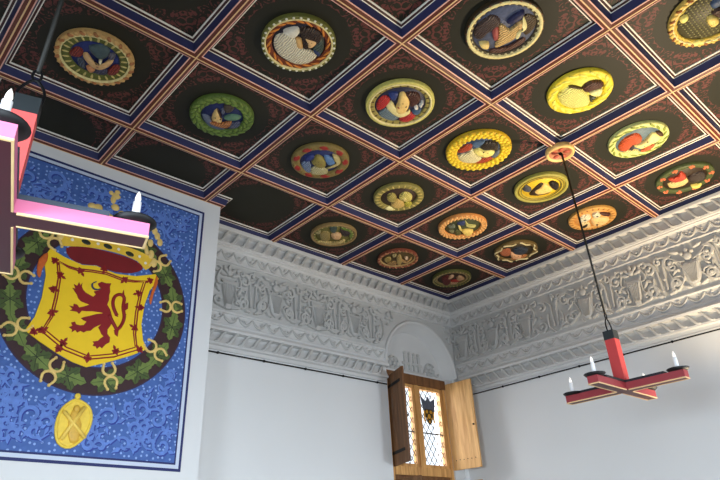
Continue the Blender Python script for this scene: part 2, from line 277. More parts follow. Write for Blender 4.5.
def empty(name, loc, rotz=0.0):
    o = bpy.data.objects.new(name, None); COL.objects.link(o); o.location = loc; o.rotation_euler = (0, 0, rotz); o.empty_display_size = 0.1
    return o
def tag(o, label=None, cat=None, group=None, kind=None):
    if label: o['label'] = label
    if cat: o['category'] = cat
    if group: o['group'] = group
    if kind: o['kind'] = kind
    return o
MEDALLION_TRACES = {
 'rope': ((5, 1), [
  ('sleeve',(135,48,36),10,[(-187,53),(-165,-33),(-110,-30),(-97,47),(-163,91)]),
  ('sleeve',(135,48,36),10,[(136,81),(150,-24),(203,-36),(211,63),(165,122)]),
  ('hat',(70,88,90),16,[(-94,-101),(-6,-183),(62,-152),(59,-51),(-2,-21)]),
  ('bodice',(75,85,100),8,[(-114,91),(-66,72),(-19,166),(-62,170)]),
  ('face',(215,175,120),20,[(-94,25),(-74,-21),(-1,38),(64,46),(91,-57),(126,-72),(122,19),(75,100),(-11,98)]),
  ('hand',(200,140,95),14,[(-25,134),(8,103),(52,129),(27,181)]),
  ('plume',(95,92,105),12,[(63,-124),(104,-154),(122,-96),(90,-63)]),
  ('pearl',(225,215,180),26,[(27,-5),(34,-29),(53,-16),(50,11)]),
  ('skirt',(70,70,95),7,[(43,136),(80,85),(130,65),(148,124),(80,170)]),
 ]),
 'greenwreath': ((4, 1), [
  ('collar',(95,105,125),8,[(-160,86),(-79,74),(-53,149),(56,149),(124,139),(83,194),(-23,201),(-115,145)]),
  ('bodice',(90,95,120),8,[(116,46),(177,-36),(206,40),(149,119)]),
  ('sleeve',(200,130,75),16,[(-67,128),(33,91),(109,4),(128,114),(-11,159)]),
  ('face',(220,185,120),22,[(-97,-68),(25,43),(18,85),(-65,83)]),
  ('hair',(75,45,25),14,[(-91,-73),(-25,-22),(11,33),(-10,39),(-66,-20)]),
  ('hat',(95,130,105),18,[(14,-12),(56,-91),(144,-112),(123,-42),(44,7)]),
  ('brim',(70,60,50),12,[(-74,-157),(16,-194),(24,-104),(-16,-81)]),
  ('plume',(105,110,135),10,[(-65,-93),(-41,-113),(-5,-49),(-32,-38)]),
 ]),
 'whitegown': ((4, 2), [
  ('gown',(238,226,198),16,[(-197,48),(-149,-33),(-57,-39),(9,22),(106,-9),(198,-3),(199,109),(119,195),(-30,204),(-138,154)]),
  ('ruff',(235,228,205),26,[(-185,-36),(-172,-83),(-121,-141),(-78,-116),(-83,-46),(-145,-28)]),
  ('neck',(205,165,105),16,[(-64,-42),(-19,-61),(49,9),(5,26)]),
  ('hair',(48,28,16),16,[(-98,-145),(-27,-213),(72,-212),(119,-127),(89,-4),(46,2),(-26,-74)]),
  ('face',(220,180,125),24,[(-16,-102),(17,-119),(88,-130),(102,-68),(76,-33),(31,-74)]),
  ('sleeve',(70,85,75),10,[(114,-35),(104,-172),(188,-96),(206,-11)]),
  ('cuff',(40,55,90),14,[(123,-42),(186,-54),(216,-8),(165,-7)]),
 ]),
 'redblue': ((3, 2), [
  ('sleeve',(190,42,40),14,[(-188,124),(-210,14),(-128,3),(-90,113),(-113,192)]),
  ('cap',(36,52,110),14,[(-199,-48),(-136,-107),(-84,-18),(-134,-3)]),
  ('bodice',(110,130,140),10,[(-77,206),(-62,118),(116,117),(120,215),(-16,245)]),
  ('hair',(75,35,20),16,[(-80,-148),(7,-219),(108,-157),(105,-39),(-12,-112)]),
  ('collar',(240,215,150),18,[(-93,100),(-102,17),(43,76),(128,74),(121,-1),(167,32),(135,128),(14,136)]),
  ('face',(240,195,120),26,[(-116,-109),(-84,-145),(23,-105),(106,15),(91,92),(15,88),(-44,-13)]),
  ('sleeve',(190,42,40),14,[(143,144),(161,14),(238,23),(242,121),(180,171)]),
  ('sash',(60,85,115),12,[(146,-18),(200,-87),(239,-22),(201,19)]),
  ('jewel',(240,235,215),24,[(111,-71),(121,-91),(161,-84),(142,-61)]),
  ('jewel',(240,235,215),24,[(134,-119),(142,-138),(166,-130),(155,-111)]),
  ('jewel',(240,235,215),24,[(117,-161),(133,-173),(150,-157),(137,-143)]),
 ]),
 'darkgown': ((3, 3), [
  ('hair',(62,44,40),14,[(-140,207),(-215,121),(-213,-25),(-120,-48),(-68,17),(-86,97),(-73,190)]),
  ('skirt',(95,62,50),8,[(87,214),(183,76),(196,-55),(246,-31),(224,105),(149,218)]),
  ('cape',(80,62,35),8,[(-2,-209),(97,-246),(174,-174),(189,-80),(86,-111)]),
  ('bodice',(215,180,115),16,[(-73,2),(-60,-30),(23,-37),(18,-131),(34,-159),(106,-87),(145,9),(128,105),(98,169),(16,78)]),
  ('trim',(150,70,65),18,[(-103,46),(-80,5),(32,87),(15,121)]),
  ('hat',(38,40,75),20,[(-66,-72),(-74,-157),(-47,-229),(4,-169),(-24,-70)]),
  ('scarf',(245,225,160),24,[(-13,-194),(84,-164),(118,-128),(112,-67),(155,-21),(143,-8),(90,-49),(88,-122),(68,-151),(-5,-179)]),
  ('hand',(235,200,125),18,[(-55,217),(4,165),(61,206),(9,239)]),
  ('face',(225,180,115),22,[(8,-119),(34,-159),(84,-118),(68,-87)]),
 ]),
 'palegold': ((2, 3), [
  ('gown',(240,230,130),20,[(-136,141),(-146,25),(-33,-43),(125,-29),(226,42),(160,155),(34,201),(-71,184)]),
  ('hair',(85,50,35),22,[(-48,-51),(-64,-143),(14,-217),(85,-194),(54,-114),(31,-43)]),
  ('face',(240,225,150),24,[(45,-59),(100,-171),(174,-111),(127,-62)]),
  ('ribbon',(60,65,50),16,[(125,-29),(136,-69),(177,-71),(161,-37),(208,-5),(183,0)]),
  ('braid',(70,55,25),12,[(-162,27),(-142,-9),(-43,-49),(-28,-40),(-120,4)]),
 ]),
 'scalloped': ((2, 4), [
  ('face',(240,200,110),24,[(-8,36),(12,-16),(100,-18),(120,40),(60,55)]),
  ('hair',(70,40,25),18,[(-44,-12),(-27,-94),(71,-108),(90,-53),(12,-16)]),
  ('cap',(50,70,100),16,[(-141,-40),(-155,-108),(-91,-148),(-65,-76),(-83,-34)]),
  ('leaf',(245,215,120),14,[(-177,186),(-168,131),(-123,141),(-108,186),(-138,201)]),
  ('leaf',(245,215,120),14,[(165,228),(230,141),(262,192),(216,249)]),
 ]),
 'redpatched': ((3, 1), [
  ('sleeve',(110,130,165),10,[(-142,144),(-84,74),(42,213),(12,248),(-73,207)]),
  ('bodice',(190,185,140),12,[(1,173),(36,73),(161,71),(198,152),(75,241)]),
  ('hat',(85,120,165),14,[(-42,-118),(93,-138),(159,-93),(135,-23),(70,-19)]),
  ('face',(130,120,60),20,[(-93,13),(-102,-82),(3,-67),(96,26),(51,91),(-56,76)]),
  ('cap',(35,50,110),12,[(-180,36),(-151,-44),(-104,-35),(-95,26),(-130,99)]),
  ('ribbon',(170,160,110),14,[(13,-184),(85,-196),(158,-151),(195,-75),(146,64),(129,44),(171,-75),(141,-138),(84,-173)]),
 ]),
 'goldleaf': ((2, 2), [
  ('sleeve',(180,70,35),10,[(-169,152),(-198,31),(-152,-33),(-96,27),(-123,135)]),
  ('cap',(80,105,135),12,[(-174,-46),(-128,-122),(-85,-152),(-60,-42),(-103,-20)]),
  ('gown',(235,225,175),14,[(-105,205),(-77,100),(-92,14),(38,62),(137,64),(145,160),(22,239)]),
  ('sleeve',(180,70,35),10,[(153,169),(141,56),(215,-33),(230,67)]),
  ('face',(240,215,125),22,[(-51,35),(-45,-30),(11,-43),(50,-98),(123,-115),(167,-69),(139,12),(56,48)]),
  ('hair',(55,45,30),20,[(-51,-61),(-81,-155),(7,-225),(132,-158),(83,-115),(11,-58)]),
  ('sash',(95,105,115),10,[(183,-23),(139,-159),(208,-122),(238,-41)]),
 ]),
 'orangehair': ((1, 3), [
  ('hair',(205,85,40),20,[(-81,181),(-158,67),(-139,-43),(-35,-55),(39,-8),(10,65),(65,165),(17,216)]),
  ('skirt',(210,105,60),10,[(213,79),(184,-9),(216,-85),(301,-16),(264,64)]),
  ('bodice',(235,215,140),10,[(70,192),(167,80),(257,147),(159,224)]),
  ('face',(240,215,140),24,[(34,65),(58,-32),(-16,-160),(113,-197),(159,-151),(152,-48),(154,37),(96,70)]),
  ('cap',(70,45,30),18,[(-7,-190),(45,-236),(120,-217),(82,-191)]),
  ('collar',(50,40,45),14,[(47,129),(25,72),(95,91),(104,135)]),
 ]),
 'twinheads': ((2, 1), [
  ('hair',(180,165,85),20,[(-119,81),(-152,18),(-124,-28),(-50,-11),(6,48),(-3,107),(-56,122)]),
  ('hair',(225,210,115),22,[(-10,-16),(-41,-93),(-5,-146),(92,-133),(151,-63),(118,1),(60,19)]),
  ('gown',(225,190,110),14,[(20,133),(11,31),(128,40),(196,99),(156,189),(56,185)]),
  ('ribbon',(240,225,160),14,[(17,268),(41,212),(173,198),(108,280)]),
  ('sleeve',(190,180,60),12,[(125,26),(205,-19),(265,51),(212,92)]),
  ('face',(235,205,130),26,[(8,-43),(14,-98),(78,-59),(78,-7)]),
 ]),
 'yellowboat': ((1, 2), [
  ('sleeve',(75,78,85),12,[(-150,163),(-203,75),(-81,79),(-48,139)]),
  ('cloak',(60,40,15),10,[(-8,158),(-106,-44),(-48,-70),(169,-30),(135,99),(60,165)]),
  ('face',(225,190,110),20,[(-21,87),(-41,-2),(-67,-79),(19,-97),(129,-79),(130,21),(64,103)]),
  ('hair',(30,22,16),22,[(-31,-126),(-25,-184),(101,-180),(166,-102),(85,-90)]),
 ]),
 'redknots': ((0, 3), [
  ('hair',(50,36,30),16,[(-9,-30),(-22,-146),(27,-215),(193,-163),(181,-45),(101,-8)]),
  ('gown',(235,205,135),14,[(-50,182),(-24,105),(12,-26),(95,-4),(126,78),(77,196)]),
  ('sleeve',(190,65,40),18,[(-151,132),(-134,37),(-202,-35),(-92,-46),(2,-8),(-24,105)]),
  ('face',(235,205,105),22,[(216,16),(236,-45),(240,-101),(321,-48),(287,19)]),
 ]),
 'tanfield': ((2, 0), [
  ('cloak',(165,145,85),8,[(-186,55),(-114,-30),(0,73),(41,156),(-18,227)]),
  ('sleeve',(200,185,130),10,[(-220,107),(-218,10),(-184,67)]),
  ('skirt',(205,180,115),12,[(-76,270),(-7,208),(130,137),(194,8),(247,83),(160,204),(-14,279)]),
  ('face',(205,165,120),22,[(-45,7),(-14,-79),(64,-81),(119,16),(55,64)]),
  ('hair',(60,45,40),18,[(-36,-161),(41,-224),(139,-190),(125,-69)]),
  ('hat',(60,75,70),14,[(-189,-147),(-116,-201),(-37,-78),(-98,-57)]),
  ('leaf',(95,115,50),10,[(-74,-208),(32,-263),(176,-191),(240,-67),(217,-77),(165,-170),(45,-235)]),
 ]),
 'orangering': ((1, 1), [
  ('cap',(50,60,100),12,[(-141,-24),(-97,-118),(-27,-48),(-84,-5)]),
  ('face',(230,195,105),22,[(66,76),(99,1),(187,-30),(249,61),(209,121)]),
  ('leaf',(200,195,120),14,[(-106,-133),(4,-92),(108,-134),(134,-86),(23,-44)]),
  ('collar',(220,200,120),16,[(-108,-7),(-95,-17),(31,44),(73,85),(-30,47)]),
  ('sleeve',(115,125,105),10,[(-167,109),(-142,28),(-71,70),(-100,120)]),
  ('sleeve',(130,130,90),10,[(-69,177),(-15,131),(29,197)]),
  ('bodice',(95,95,50),8,[(-4,129),(41,95),(147,146),(116,214)]),
 ]),
 'whitecurls': ((0, 2), [
  ('face',(230,185,125),20,[(0,13),(46,-83),(169,-149),(257,-65),(244,60),(142,79)]),
  ('curl',(240,228,195),24,[(-146,110),(-167,24),(-115,-32),(-25,18),(-47,138)]),
  ('curl',(240,228,195),24,[(-116,-63),(-106,-130),(-23,-134),(6,-69),(-39,-35)]),
  ('hat',(70,40,30),16,[(-65,-143),(41,-216),(111,-182),(-1,-132)]),
  ('gown',(235,205,150),14,[(9,175),(48,83),(194,127),(122,225)]),
  ('eye',(35,30,20),27,[(-131,71),(-105,24),(-82,42),(-108,81)]),
  ('eye',(35,30,20),27,[(-88,-85),(-73,-118),(-41,-107),(-58,-75)]),
  ('eye',(45,35,20),24,[(57,181),(48,103),(95,124),(110,199)]),
  ('eye',(80,70,30),24,[(129,27),(139,-3),(182,20),(181,50)]),
 ]),
 'tanfigure': ((1, 0), [
  ('gown',(195,165,100),18,[(-38,-18),(-73,-118),(58,-32),(166,97),(128,134)]),
  ('arm',(190,150,95),14,[(40,-33),(133,-16),(157,-48),(129,-141),(164,-125),(191,-30),(179,29),(105,20)]),
  ('face',(200,170,140),20,[(43,-92),(57,-130),(107,-110),(99,-76)]),
  ('wing',(175,150,80),14,[(-147,119),(-137,27),(-48,80),(-55,181)]),
  ('sleeve',(190,170,115),14,[(-146,-36),(-130,-95),(-90,-63),(-93,-11)]),
  ('skirt',(165,130,75),10,[(-22,200),(27,77),(128,149),(70,220)]),
 ]),
 'ribbonframe': ((0, 1), [
  ('gown',(185,105,65),12,[(-169,155),(-173,24),(-89,25),(40,131),(-27,213)]),
  ('face',(220,170,130),18,[(-26,75),(14,45),(161,19),(247,95),(135,161)]),
  ('hair',(45,55,70),22,[(-86,-9),(-69,-122),(67,-154),(148,-86),(121,22),(12,47)]),
  ('skirt',(190,120,65),10,[(148,184),(214,-11),(279,-3),(227,194)]),
 ]),
 'beadedgreen': ((0, 0), [
  ('gown',(95,28,24),12,[(-143,85),(-151,-38),(-73,-30),(83,87),(148,217),(50,219)]),
  ('collar',(175,140,110),16,[(-89,4),(-111,-90),(-50,-95),(-32,22)]),
  ('face',(165,130,95),18,[(50,-47),(9,-154),(158,-132),(140,-46)]),
  ('sleeve',(185,145,110),16,[(92,108),(105,38),(147,-15),(191,67),(147,132)]),
  ('sash',(140,40,30),14,[(37,54),(110,-71),(166,-56),(131,59)]),
 ]),
}
PAINTING = {
 'lion': [(-22,211),(10,238),(55,234),(102,245),(93,207),(103,161),(98,122),(104,76),(93,26),(126,-14),(152,-74),(168,-126),(148,-176),(130,-211),(133,-252),(163,-282),(164,-327),(130,-355),(105,-394),(82,-381),(62,-407),(46,-387),(19,-385),(28,-360),(13,-347),(58,-332),(75,-308),(102,-281),(79,-262),(60,-230),(43,-206),(66,-174),(38,-193),(7,-217),(-18,-251),(-54,-261),(-76,-279),(-105,-271),(-132,-290),(-151,-271),(-179,-299),(-179,-271),(-211,-256),(-181,-237),(-197,-210),(-167,-195),(-152,-218),(-118,-220),(-87,-211),(-67,-174),(-98,-166),(-121,-153),(-90,-134),(-51,-117),(5,-87),(71,-63),(36,-62),(-32,-67),(-82,-78),(-123,-82),(-143,-118),(-162,-101),(-187,-101),(-227,-104),(-206,-82),(-238,-58),(-202,-59),(-203,-32),(-173,-34),(-152,-57),(-113,-39),(-67,-10),(-102,-4),(-145,5),(-174,29),(-191,62),(-207,77),(-238,115),(-210,113),(-233,154),(-201,143),(-190,184),(-172,154),(-160,187),(-159,145),(-143,120),(-118,98),(-72,81),(-45,73),(-23,102),(-47,125),(-12,143),(16,169),(-10,191)],
 'tail': [(125,-70),(180,-151),(216,-190),(251,-143),(267,-59),(244,31),(243,127),(202,154),(155,124),(142,60),(162,-6),(198,-60)],
 'tufts': [[(212,149),(228,211),(244,147)],[(242,60),(288,93),(292,29),(260,-3)],[(249,-34),(285,-27),(271,-86)],[(153,-17),(177,3),(210,-71),(181,-67)],[(188,-205),(232,-178),(231,-261),(202,-244)],[(128,62),(148,86),(150,29)]],
 'tongue': [(-38,226),(-66,204),(-69,173),(-48,151),(-13,152),(9,167)],
 'shield': [(-483,444),(-353,394),(-186,360),(-61,386),(1,374),(134,356),(329,382),(528,456),(567,414),(487,264),(452,109),(444,-97),(478,-249),(526,-327),(389,-412),(179,-509),(-4,-584),(-128,-557),(-270,-500),(-411,-430),(-552,-351),(-498,-216),(-473,-34),(-478,181),(-523,345)],
 'tressure': [(-413,345),(-313,315),(-233,309),(-98,330),(42,342),(217,319),(329,330),(437,357),(409,203),(393,16),(398,-210),(433,-351),(224,-454),(-4,-514),(-216,-463),(-425,-333),(-377,-197),(-368,-7),(-373,186)],
 'fleurs': [(-350,205),(-184,287),(15,361),(219,307),(365,205),(404,70),(370,-141),(448,-337),(227,-387),(-7,-496),(-228,-393),(-256,-452),(-474,-342),(-360,-147),(-386,61),(-411,-319),(468,365),(-419,329)],
 'curls': [[(-499,399),(-561,314),(-554,180),(-521,143),(-516,229),(-491,314)],[(538,450),(563,369),(528,231),(515,123),(492,181),(519,315)]],
 'cap': [(-351,488),(-233,545),(-11,565),(226,561),(352,531),(392,476),(286,405),(131,376),(-1,386),(-62,394),(-188,371),(-301,401)],
 'circlet': [(-416,518),(-395,603),(-211,636),(52,666),(316,662),(491,601),(425,477),(330,547),(104,577),(-179,553),(-354,508)],
 'gems': [(-187,601),(20,617),(241,600)],
 'pearls': [(-313,587),(-76,618),(126,619),(343,603),(412,548)],
 'links': [(-689,125),(-618,-329),(-500,545),(565,591),(732,151),(614,-323),(214,-631),(-275,-660)],
 'orn': [(24,1196),(35,1067),(-127,1009),(113,1014),(-187,1001)],
 'fleuron': [(440,786),(504,887),(539,824),(471,936)],
 'medal': [(-36,-873),(69,-924),(106,-1026),(71,-1167),(-33,-1262),(-129,-1233),(-170,-1120),(-155,-982),(-100,-907)],
 'saltire': [[(-117,-1207),(34,-927)],[(-130,-980),(74,-1184)]],
 'saint': [(-46,-918),(-13,-941),(-7,-1002),(30,-1068),(25,-1205),(-39,-1226),(-75,-1111),(-75,-1009),(-57,-955)],
}

# ------------------------------------------------------------------ room shell
PLASTER = mat((217, 218, 217), rough=0.85, vary=0.025, scale=1.3, bump=0.04, bscale=9)
TRIM_PLASTER = mat((202, 202, 200), rough=0.85, vary=0.03, scale=3)
PLASTER_RELIEF = mat((186, 186, 183), rough=0.85, vary=0.04, scale=5)
FLOORWOOD = wood_material('floor_boards', (84, 64, 44), (120, 94, 66), (0.6, 7, 7), 0.45)

def floor():
    b = MB(); b.box((RX0 - .3, RY0 - .3, -0.2), (0.3, 0.4, 0)); tag(b.build('floor', FLOORWOOD), kind='structure')
floor()

ARCH_X, ARCH_R, ARCH_Z = -0.835, 0.75, H - 1.31       # arched window niche in the window wall
SILL_Z = H - 3.9
TOP = H + 0.12
def wall_with_niche():
    b = MB(); N = 36; T = 0.5
    xl, xr = ARCH_X - ARCH_R, ARCH_X + ARCH_R
    arc = [(ARCH_X - ARCH_R * cos(pi * i / N), ARCH_Z + ARCH_R * sin(pi * i / N)) for i in range(N + 1)]
    for y in (0.0, T):
        b.quad((RX0, y, 0), (xl, y, 0), (xl, y, TOP), (RX0, y, TOP))
        b.quad((xl, y, 0), (xr, y, 0), (xr, y, SILL_Z), (xl, y, SILL_Z))
        b.quad((xr, y, 0), (0.3, y, 0), (0.3, y, TOP), (xr, y, TOP))
        for i in range(N):
            (x0, z0), (x1, z1) = arc[i], arc[i + 1]
            b.quad((x0, y, z0), (x1, y, z1), (x1, y, TOP), (x0, y, TOP))
    # jambs and sill through the wall; the soffit narrows into the lunette
    b.quad((xl, 0, SILL_Z), (xl, T, SILL_Z), (xl, T, ARCH_Z), (xl, 0, ARCH_Z))
    b.quad((xr, 0, SILL_Z), (xr, T, SILL_Z), (xr, T, ARCH_Z), (xr, 0, ARCH_Z))
    b.quad((xl, 0, SILL_Z), (xr, 0, SILL_Z), (xr, T, SILL_Z), (xl, T, SILL_Z))
    for i in range(N):
        (x0, z0), (x1, z1) = arc[i], arc[i + 1]
        b.quad((x0, 0, z0), (x1, 0, z1), (x1, T, z1), (x0, T, z0))
    o = b.build('wall_window', PLASTER); tag(o, kind='structure')
    return o
wall_window = wall_with_niche()
def plain_walls():
    b = MB(); b.box((0, RY0 - .3, 0), (0.3, 0.0, TOP)); tag(b.build('wall_right', PLASTER), kind='structure')
    b = MB(); b.box((RX0 - .3, RY0, 0), (RX0, 0.5, TOP)); tag(b.build('wall_left', PLASTER), kind='structure')
    b = MB(); z0, z1 = 0.9, 3.1; xs = [RX0]
    for cx, ww in BACK_WINDOWS: xs += [cx - ww / 2, cx + ww / 2]
    xs.append(0)
    b.box((RX0, RY0 - .3, 0), (0, RY0, z0)); b.box((RX0, RY0 - .3, z1), (0, RY0, TOP))
    for i in range(0, len(xs), 2): b.box((xs[i], RY0 - .3, z0), (xs[i + 1], RY0, z1))
    tag(b.build('wall_back', PLASTER), kind='structure')
plain_walls()
BR_Y, BR_X0, BR_X1 = -0.445, -7.15, -4.60            # chimney breast
def chimney_breast():
    b = MB(); n = b.add([(BR_X0, BR_Y, 0), (BR_X1 - .11, BR_Y, 0), (BR_X1 - .11, 0, 0), (BR_X0, 0, 0), (BR_X0, BR_Y, H + .03), (BR_X1, BR_Y, H + .03), (BR_X1, 0, H + .03), (BR_X0, 0, H + .03)])
    for q in ((0, 1, 5, 4), (1, 2, 6, 5), (2, 3, 7, 6), (3, 0, 4, 7), (4, 5, 6, 7), (0, 3, 2, 1)): b.face([n + i for i in q])
    tag(b.build('wall_chimney', PLASTER), kind='structure')
chimney_breast()

# ------------------------------------------------------------------ coffered ceiling
CREAM = mat((226, 190, 140), 0.5); RUST = mat((98, 44, 30), 0.5); PINKLINE = mat((226, 176, 160), 0.5)
NAVY = mat((44, 47, 88), 0.5); WHITELINE = mat((250, 238, 226), 0.5); BROWNLINE = mat((62, 30, 26), 0.5)
PANEL = panel_material()
COFFER_MATS = [CREAM, RUST, PINKLINE, NAVY, WHITELINE, BROWNLINE]
PANEL_UP = 0.095
RINGS = [(0.0, -0.012), (0.005, -0.011), (0.006, -0.009), (0.031, 0.0), (0.041, 0.003), (0.061, 0.074), (0.068, 0.077), (0.085, 0.084), (0.094, 0.086), (0.095, PANEL_UP)]
RING_MAT = [0, 0, 1, 2, 3, 4, 5, 4, 4]
def inset(poly, d):
    n = len(poly); out = []
    for i in range(n):
        a, c, e = Vector(poly[i - 1]), Vector(poly[i]), Vector(poly[(i + 1) % n])
        d1 = (c - a).normalized(); d2 = (e - c).normalized()
        n1 = Vector((-d1.y, d1.x)); n2 = Vector((-d2.y, d2.x))
        out.append(tuple(c + (n1 + n2) * d))          # right-angled corners only
    return out
ceiling = empty('ceiling', (0, 0, H)); tag(ceiling, kind='structure')
def coffer_shape(poly, c):
    b = MB(); n = len(poly); prev = None
    for k, (d, h) in enumerate(RINGS):
        q = inset(poly, d); cur = b.add([(x - c[0], y - c[1], h) for x, y in q])
        if prev is not None:
            for i in range(n): b.face((prev + i, prev + (i + 1) % n, cur + (i + 1) % n, cur + i), RING_MAT[k - 1])
        prev = cur
    p = MB(); q = inset(poly, RINGS[-1][0]); m = p.add([(x - c[0], y - c[1], PANEL_UP) for x, y in q]); p.face(range(m, m + n))
    return b, p
def build_ceiling():
    std = None
    for i in range(8):
        for j in range(6):
            x1, x0, y1, y0 = -i * P, -(i + 1) * P, -j * PY, -(j + 1) * PY
            c = ((x0 + x1) / 2, (y0 + y1) / 2)
            poly = None
            if j == 0:
                if i == 3: poly = [(x0, y0), (x1, y0), (x1, y1), (BR_X1, y1), (BR_X1, BR_Y), (x0, BR_Y)]
                elif i == 4: poly = [(x0, y0), (x1, y0), (x1, BR_Y), (x0, BR_Y)]
                elif i == 5: poly = [(BR_X0, y0), (x1, y0), (x1, BR_Y), (BR_X0, BR_Y)]
                if i == 5: poly = [(x0, y0), (x1, y0), (x1, BR_Y), (x0, BR_Y)]
            if poly is not None or std is None:
                fr, pn = coffer_shape(poly or [(x0, y0), (x1, y0), (x1, y1), (x0, y1)], c)
                fo = fr.build('coffer', COFFER_MATS, ceiling, (c[0], c[1], 0), fix=False)
                po = pn.build('coffer_panel', PANEL, fo, fix=False)
                if poly is None: std = (fo, po)
            else:
                fo = std[0].copy(); COL.objects.link(fo); fo.parent = ceiling; fo.location = (c[0], c[1], 0)
                po = std[1].copy(); COL.objects.link(po); po.parent = fo
    b = MB(); b.box((RX0 - .3, RY0 - .3, 0.11), (0.3, 0.5, 0.3)); b.build('ceiling_slab', mat((60, 50, 40)), ceiling)
build_ceiling()

# ------------------------------------------------------------------ plaster cornice and frieze
# a wall frame: s runs along the wall from the corner, o stands out into the room, z is measured down from the ceiling
def frame_window(s, o, z): return (-s, -o, H + z)
def frame_right(s, o, z): return (-o, -s, H + z)
def molding(b, F, prof, s0, s1, mitre=True):
    n = len(prof)
    a = b.add([F(o if (mitre and s0 == 0) else s0, o, z) for o, z in prof]); c = b.add([F(s1, o, z) for o, z in prof])
    for i in range(n - 1): b.face((a + i, a + i + 1, c + i + 1, c + i))
UPPER = [(0.085, 0.0), (0.085, -0.035), (0.078, -0.048), (0.008, -0.052), (0.008, -0.09), (0.05, -0.195), (0.06, -0.205), (0.055, -0.235), (0.042, -0.24), (0.042, -0.258), (0.026, -0.264), (0.014, -0.285),
         (0.012, -0.42), (0.03, -0.424), (0.034, -0.436), (0.03, -0.448), (0.0, -0.45)]
LOWER = [(0.0, -1.075), (0.026, -1.078), (0.03, -1.09), (0.026, -1.102), (0.01, -1.105), (0.01, -1.225), (0.03, -1.232), (0.034, -1.25), (0.026, -1.262), (0.026, -1.285), (0.07, -1.292),
         (0.085, -1.318), (0.078, -1.345), (0.006, -1.35), (0.006, -1.385), (0.045, -1.472), (0.058, -1.48), (0.058, -1.505), (0.022, -1.515), (0.022, -1.555), (0.0, -1.56)]
def twist_bars(b, F, z0, z1, s0, s1, o0, pitch, sgn=1):
    """slanting S-shaped bars standing in the hollow of the moulding."""
    n = int((s1 - s0) / pitch); hgt = z1 - z0
    for k in range(n):
        s = s0 + (k + 0.5) * pitch
        path = [(-0.55, 0.06, .05), (-0.40, 0.02, .056), (-0.22, 0.14, .056), (-0.03, 0.45, .052), (0.14, 0.78, .052), (0.30, 0.96, .056), (0.44, 1.0, .058)]
        path = smooth_path([(s + sgn * a * pitch, q, z1 - hgt * (1 - t)) for a, t, q in path], 2)
        m = len(path)
        b.tube([F(*q) for q in path], [0.008 + 0.014 * sin(pi * (i + 0.6) / (m + 0.2)) for i in range(m)], 6)
def leaf_band(b, F, z0, z1, s0, s1, o0, pitch, rnd):
    """drooping festoons with little leaves, each a bit different."""
    n = int((s1 - s0) / pitch); hgt = z1 - z0
    for k in range(n):
        s = s0 + (k + 0.5) * pitch
        T = lambda u, v, h, s=s: F(s + u, o0 + h, (z0 + z1) / 2 + v)
        w_ = pitch * 0.47
        path = smooth_path([(-w_, 0.32), (-w_ * 0.55, -0.12), (0, -0.34 + rnd.uniform(-.06, .06)), (w_ * 0.55, -0.12), (w_, 0.32)], 3)
        m = len(path)
        b.tube([T(u, v * hgt, 0.004) for u, v in path], [0.007 + 0.013 * sin(pi * (i + 0.5) / m) for i in range(m)], 5)
        for q in range(3):
            u, v, rr = rnd.uniform(-.6, .6) * w_, rnd.uniform(-.1, .32) * hgt, rnd.uniform(.010, .018)
            b.ball(T(u, v, 0.004), rr, 0, 6, 4)
        b.ball(T(w_ * 1.05, 0.34 * hgt, 0.004), 0.014, 0, 6, 4)

def spiral(cx, cy, r, turns, a0, d=1, n=18):
    return [(cx + r * (1 - 0.86 * k / n) * cos(a0 + d * 2 * pi * turns * k / n), cy + r * (1 - 0.86 * k / n) * sin(a0 + d * 2 * pi * turns * k / n)) for k in range(n + 1)]
class Relief:
    """plaster ornament on the frieze: flat-faced, steep-sided strapwork in wall coordinates round the motif's centre."""
    D = 0.042
    def __init__(s, F, s0): s.b = MB(); s.F = F; s.s0 = s0
    def T(s, u, v, h): return s.F(s.s0 + u, h, -0.765 + v)
    def stem(s, pts, r0, r1, h=None):
        n = len(pts); d = s.D if h is None else h
        s.b.ribbon(pts, [(r0 + (r1 - r0) * i / (n - 1)) * min(1, .45 + 2.2 * min(i, n - 1 - i) / n) for i in range(n)], s.T, 0, d)
    def leaf(s, u, v, ang, L, wd, h=None):
        pts = [(-.5, 0), (-.25, .32), (.1, .5), (.35, .25), (.5, 0), (.35, -.25), (.1, -.5), (-.25, -.32)]
        pts = [(u + a * L * cos(ang) - c * wd * sin(ang), v + a * L * sin(ang) + c * wd * cos(ang)) for a, c in pts]
        s.b.slab(pts, s.T, 0.0, (h or s.D) + .003)
    def ball(s, u, v, r):
        s.b.slab([(u + r * cos(t), v + r * sin(t)) for t in (2 * pi * k / 10 for k in range(10))], s.T, 0, s.D + .01)
    def curl(s, u, v, r, a0, d, tail, w=0.018):
        """a volute with a running tail; tail is a list of (u, v) leading in."""
        sp = [(u + r * (1 - .8 * k / 16) * cos(a0 + d * 2 * pi * 1.05 * k / 16), v + r * (1 - .8 * k / 16) * sin(a0 + d * 2 * pi * 1.05 * k / 16)) for k in range(17)]
        s.stem(smooth_path(list(tail) + sp, 2), w, w * .62)
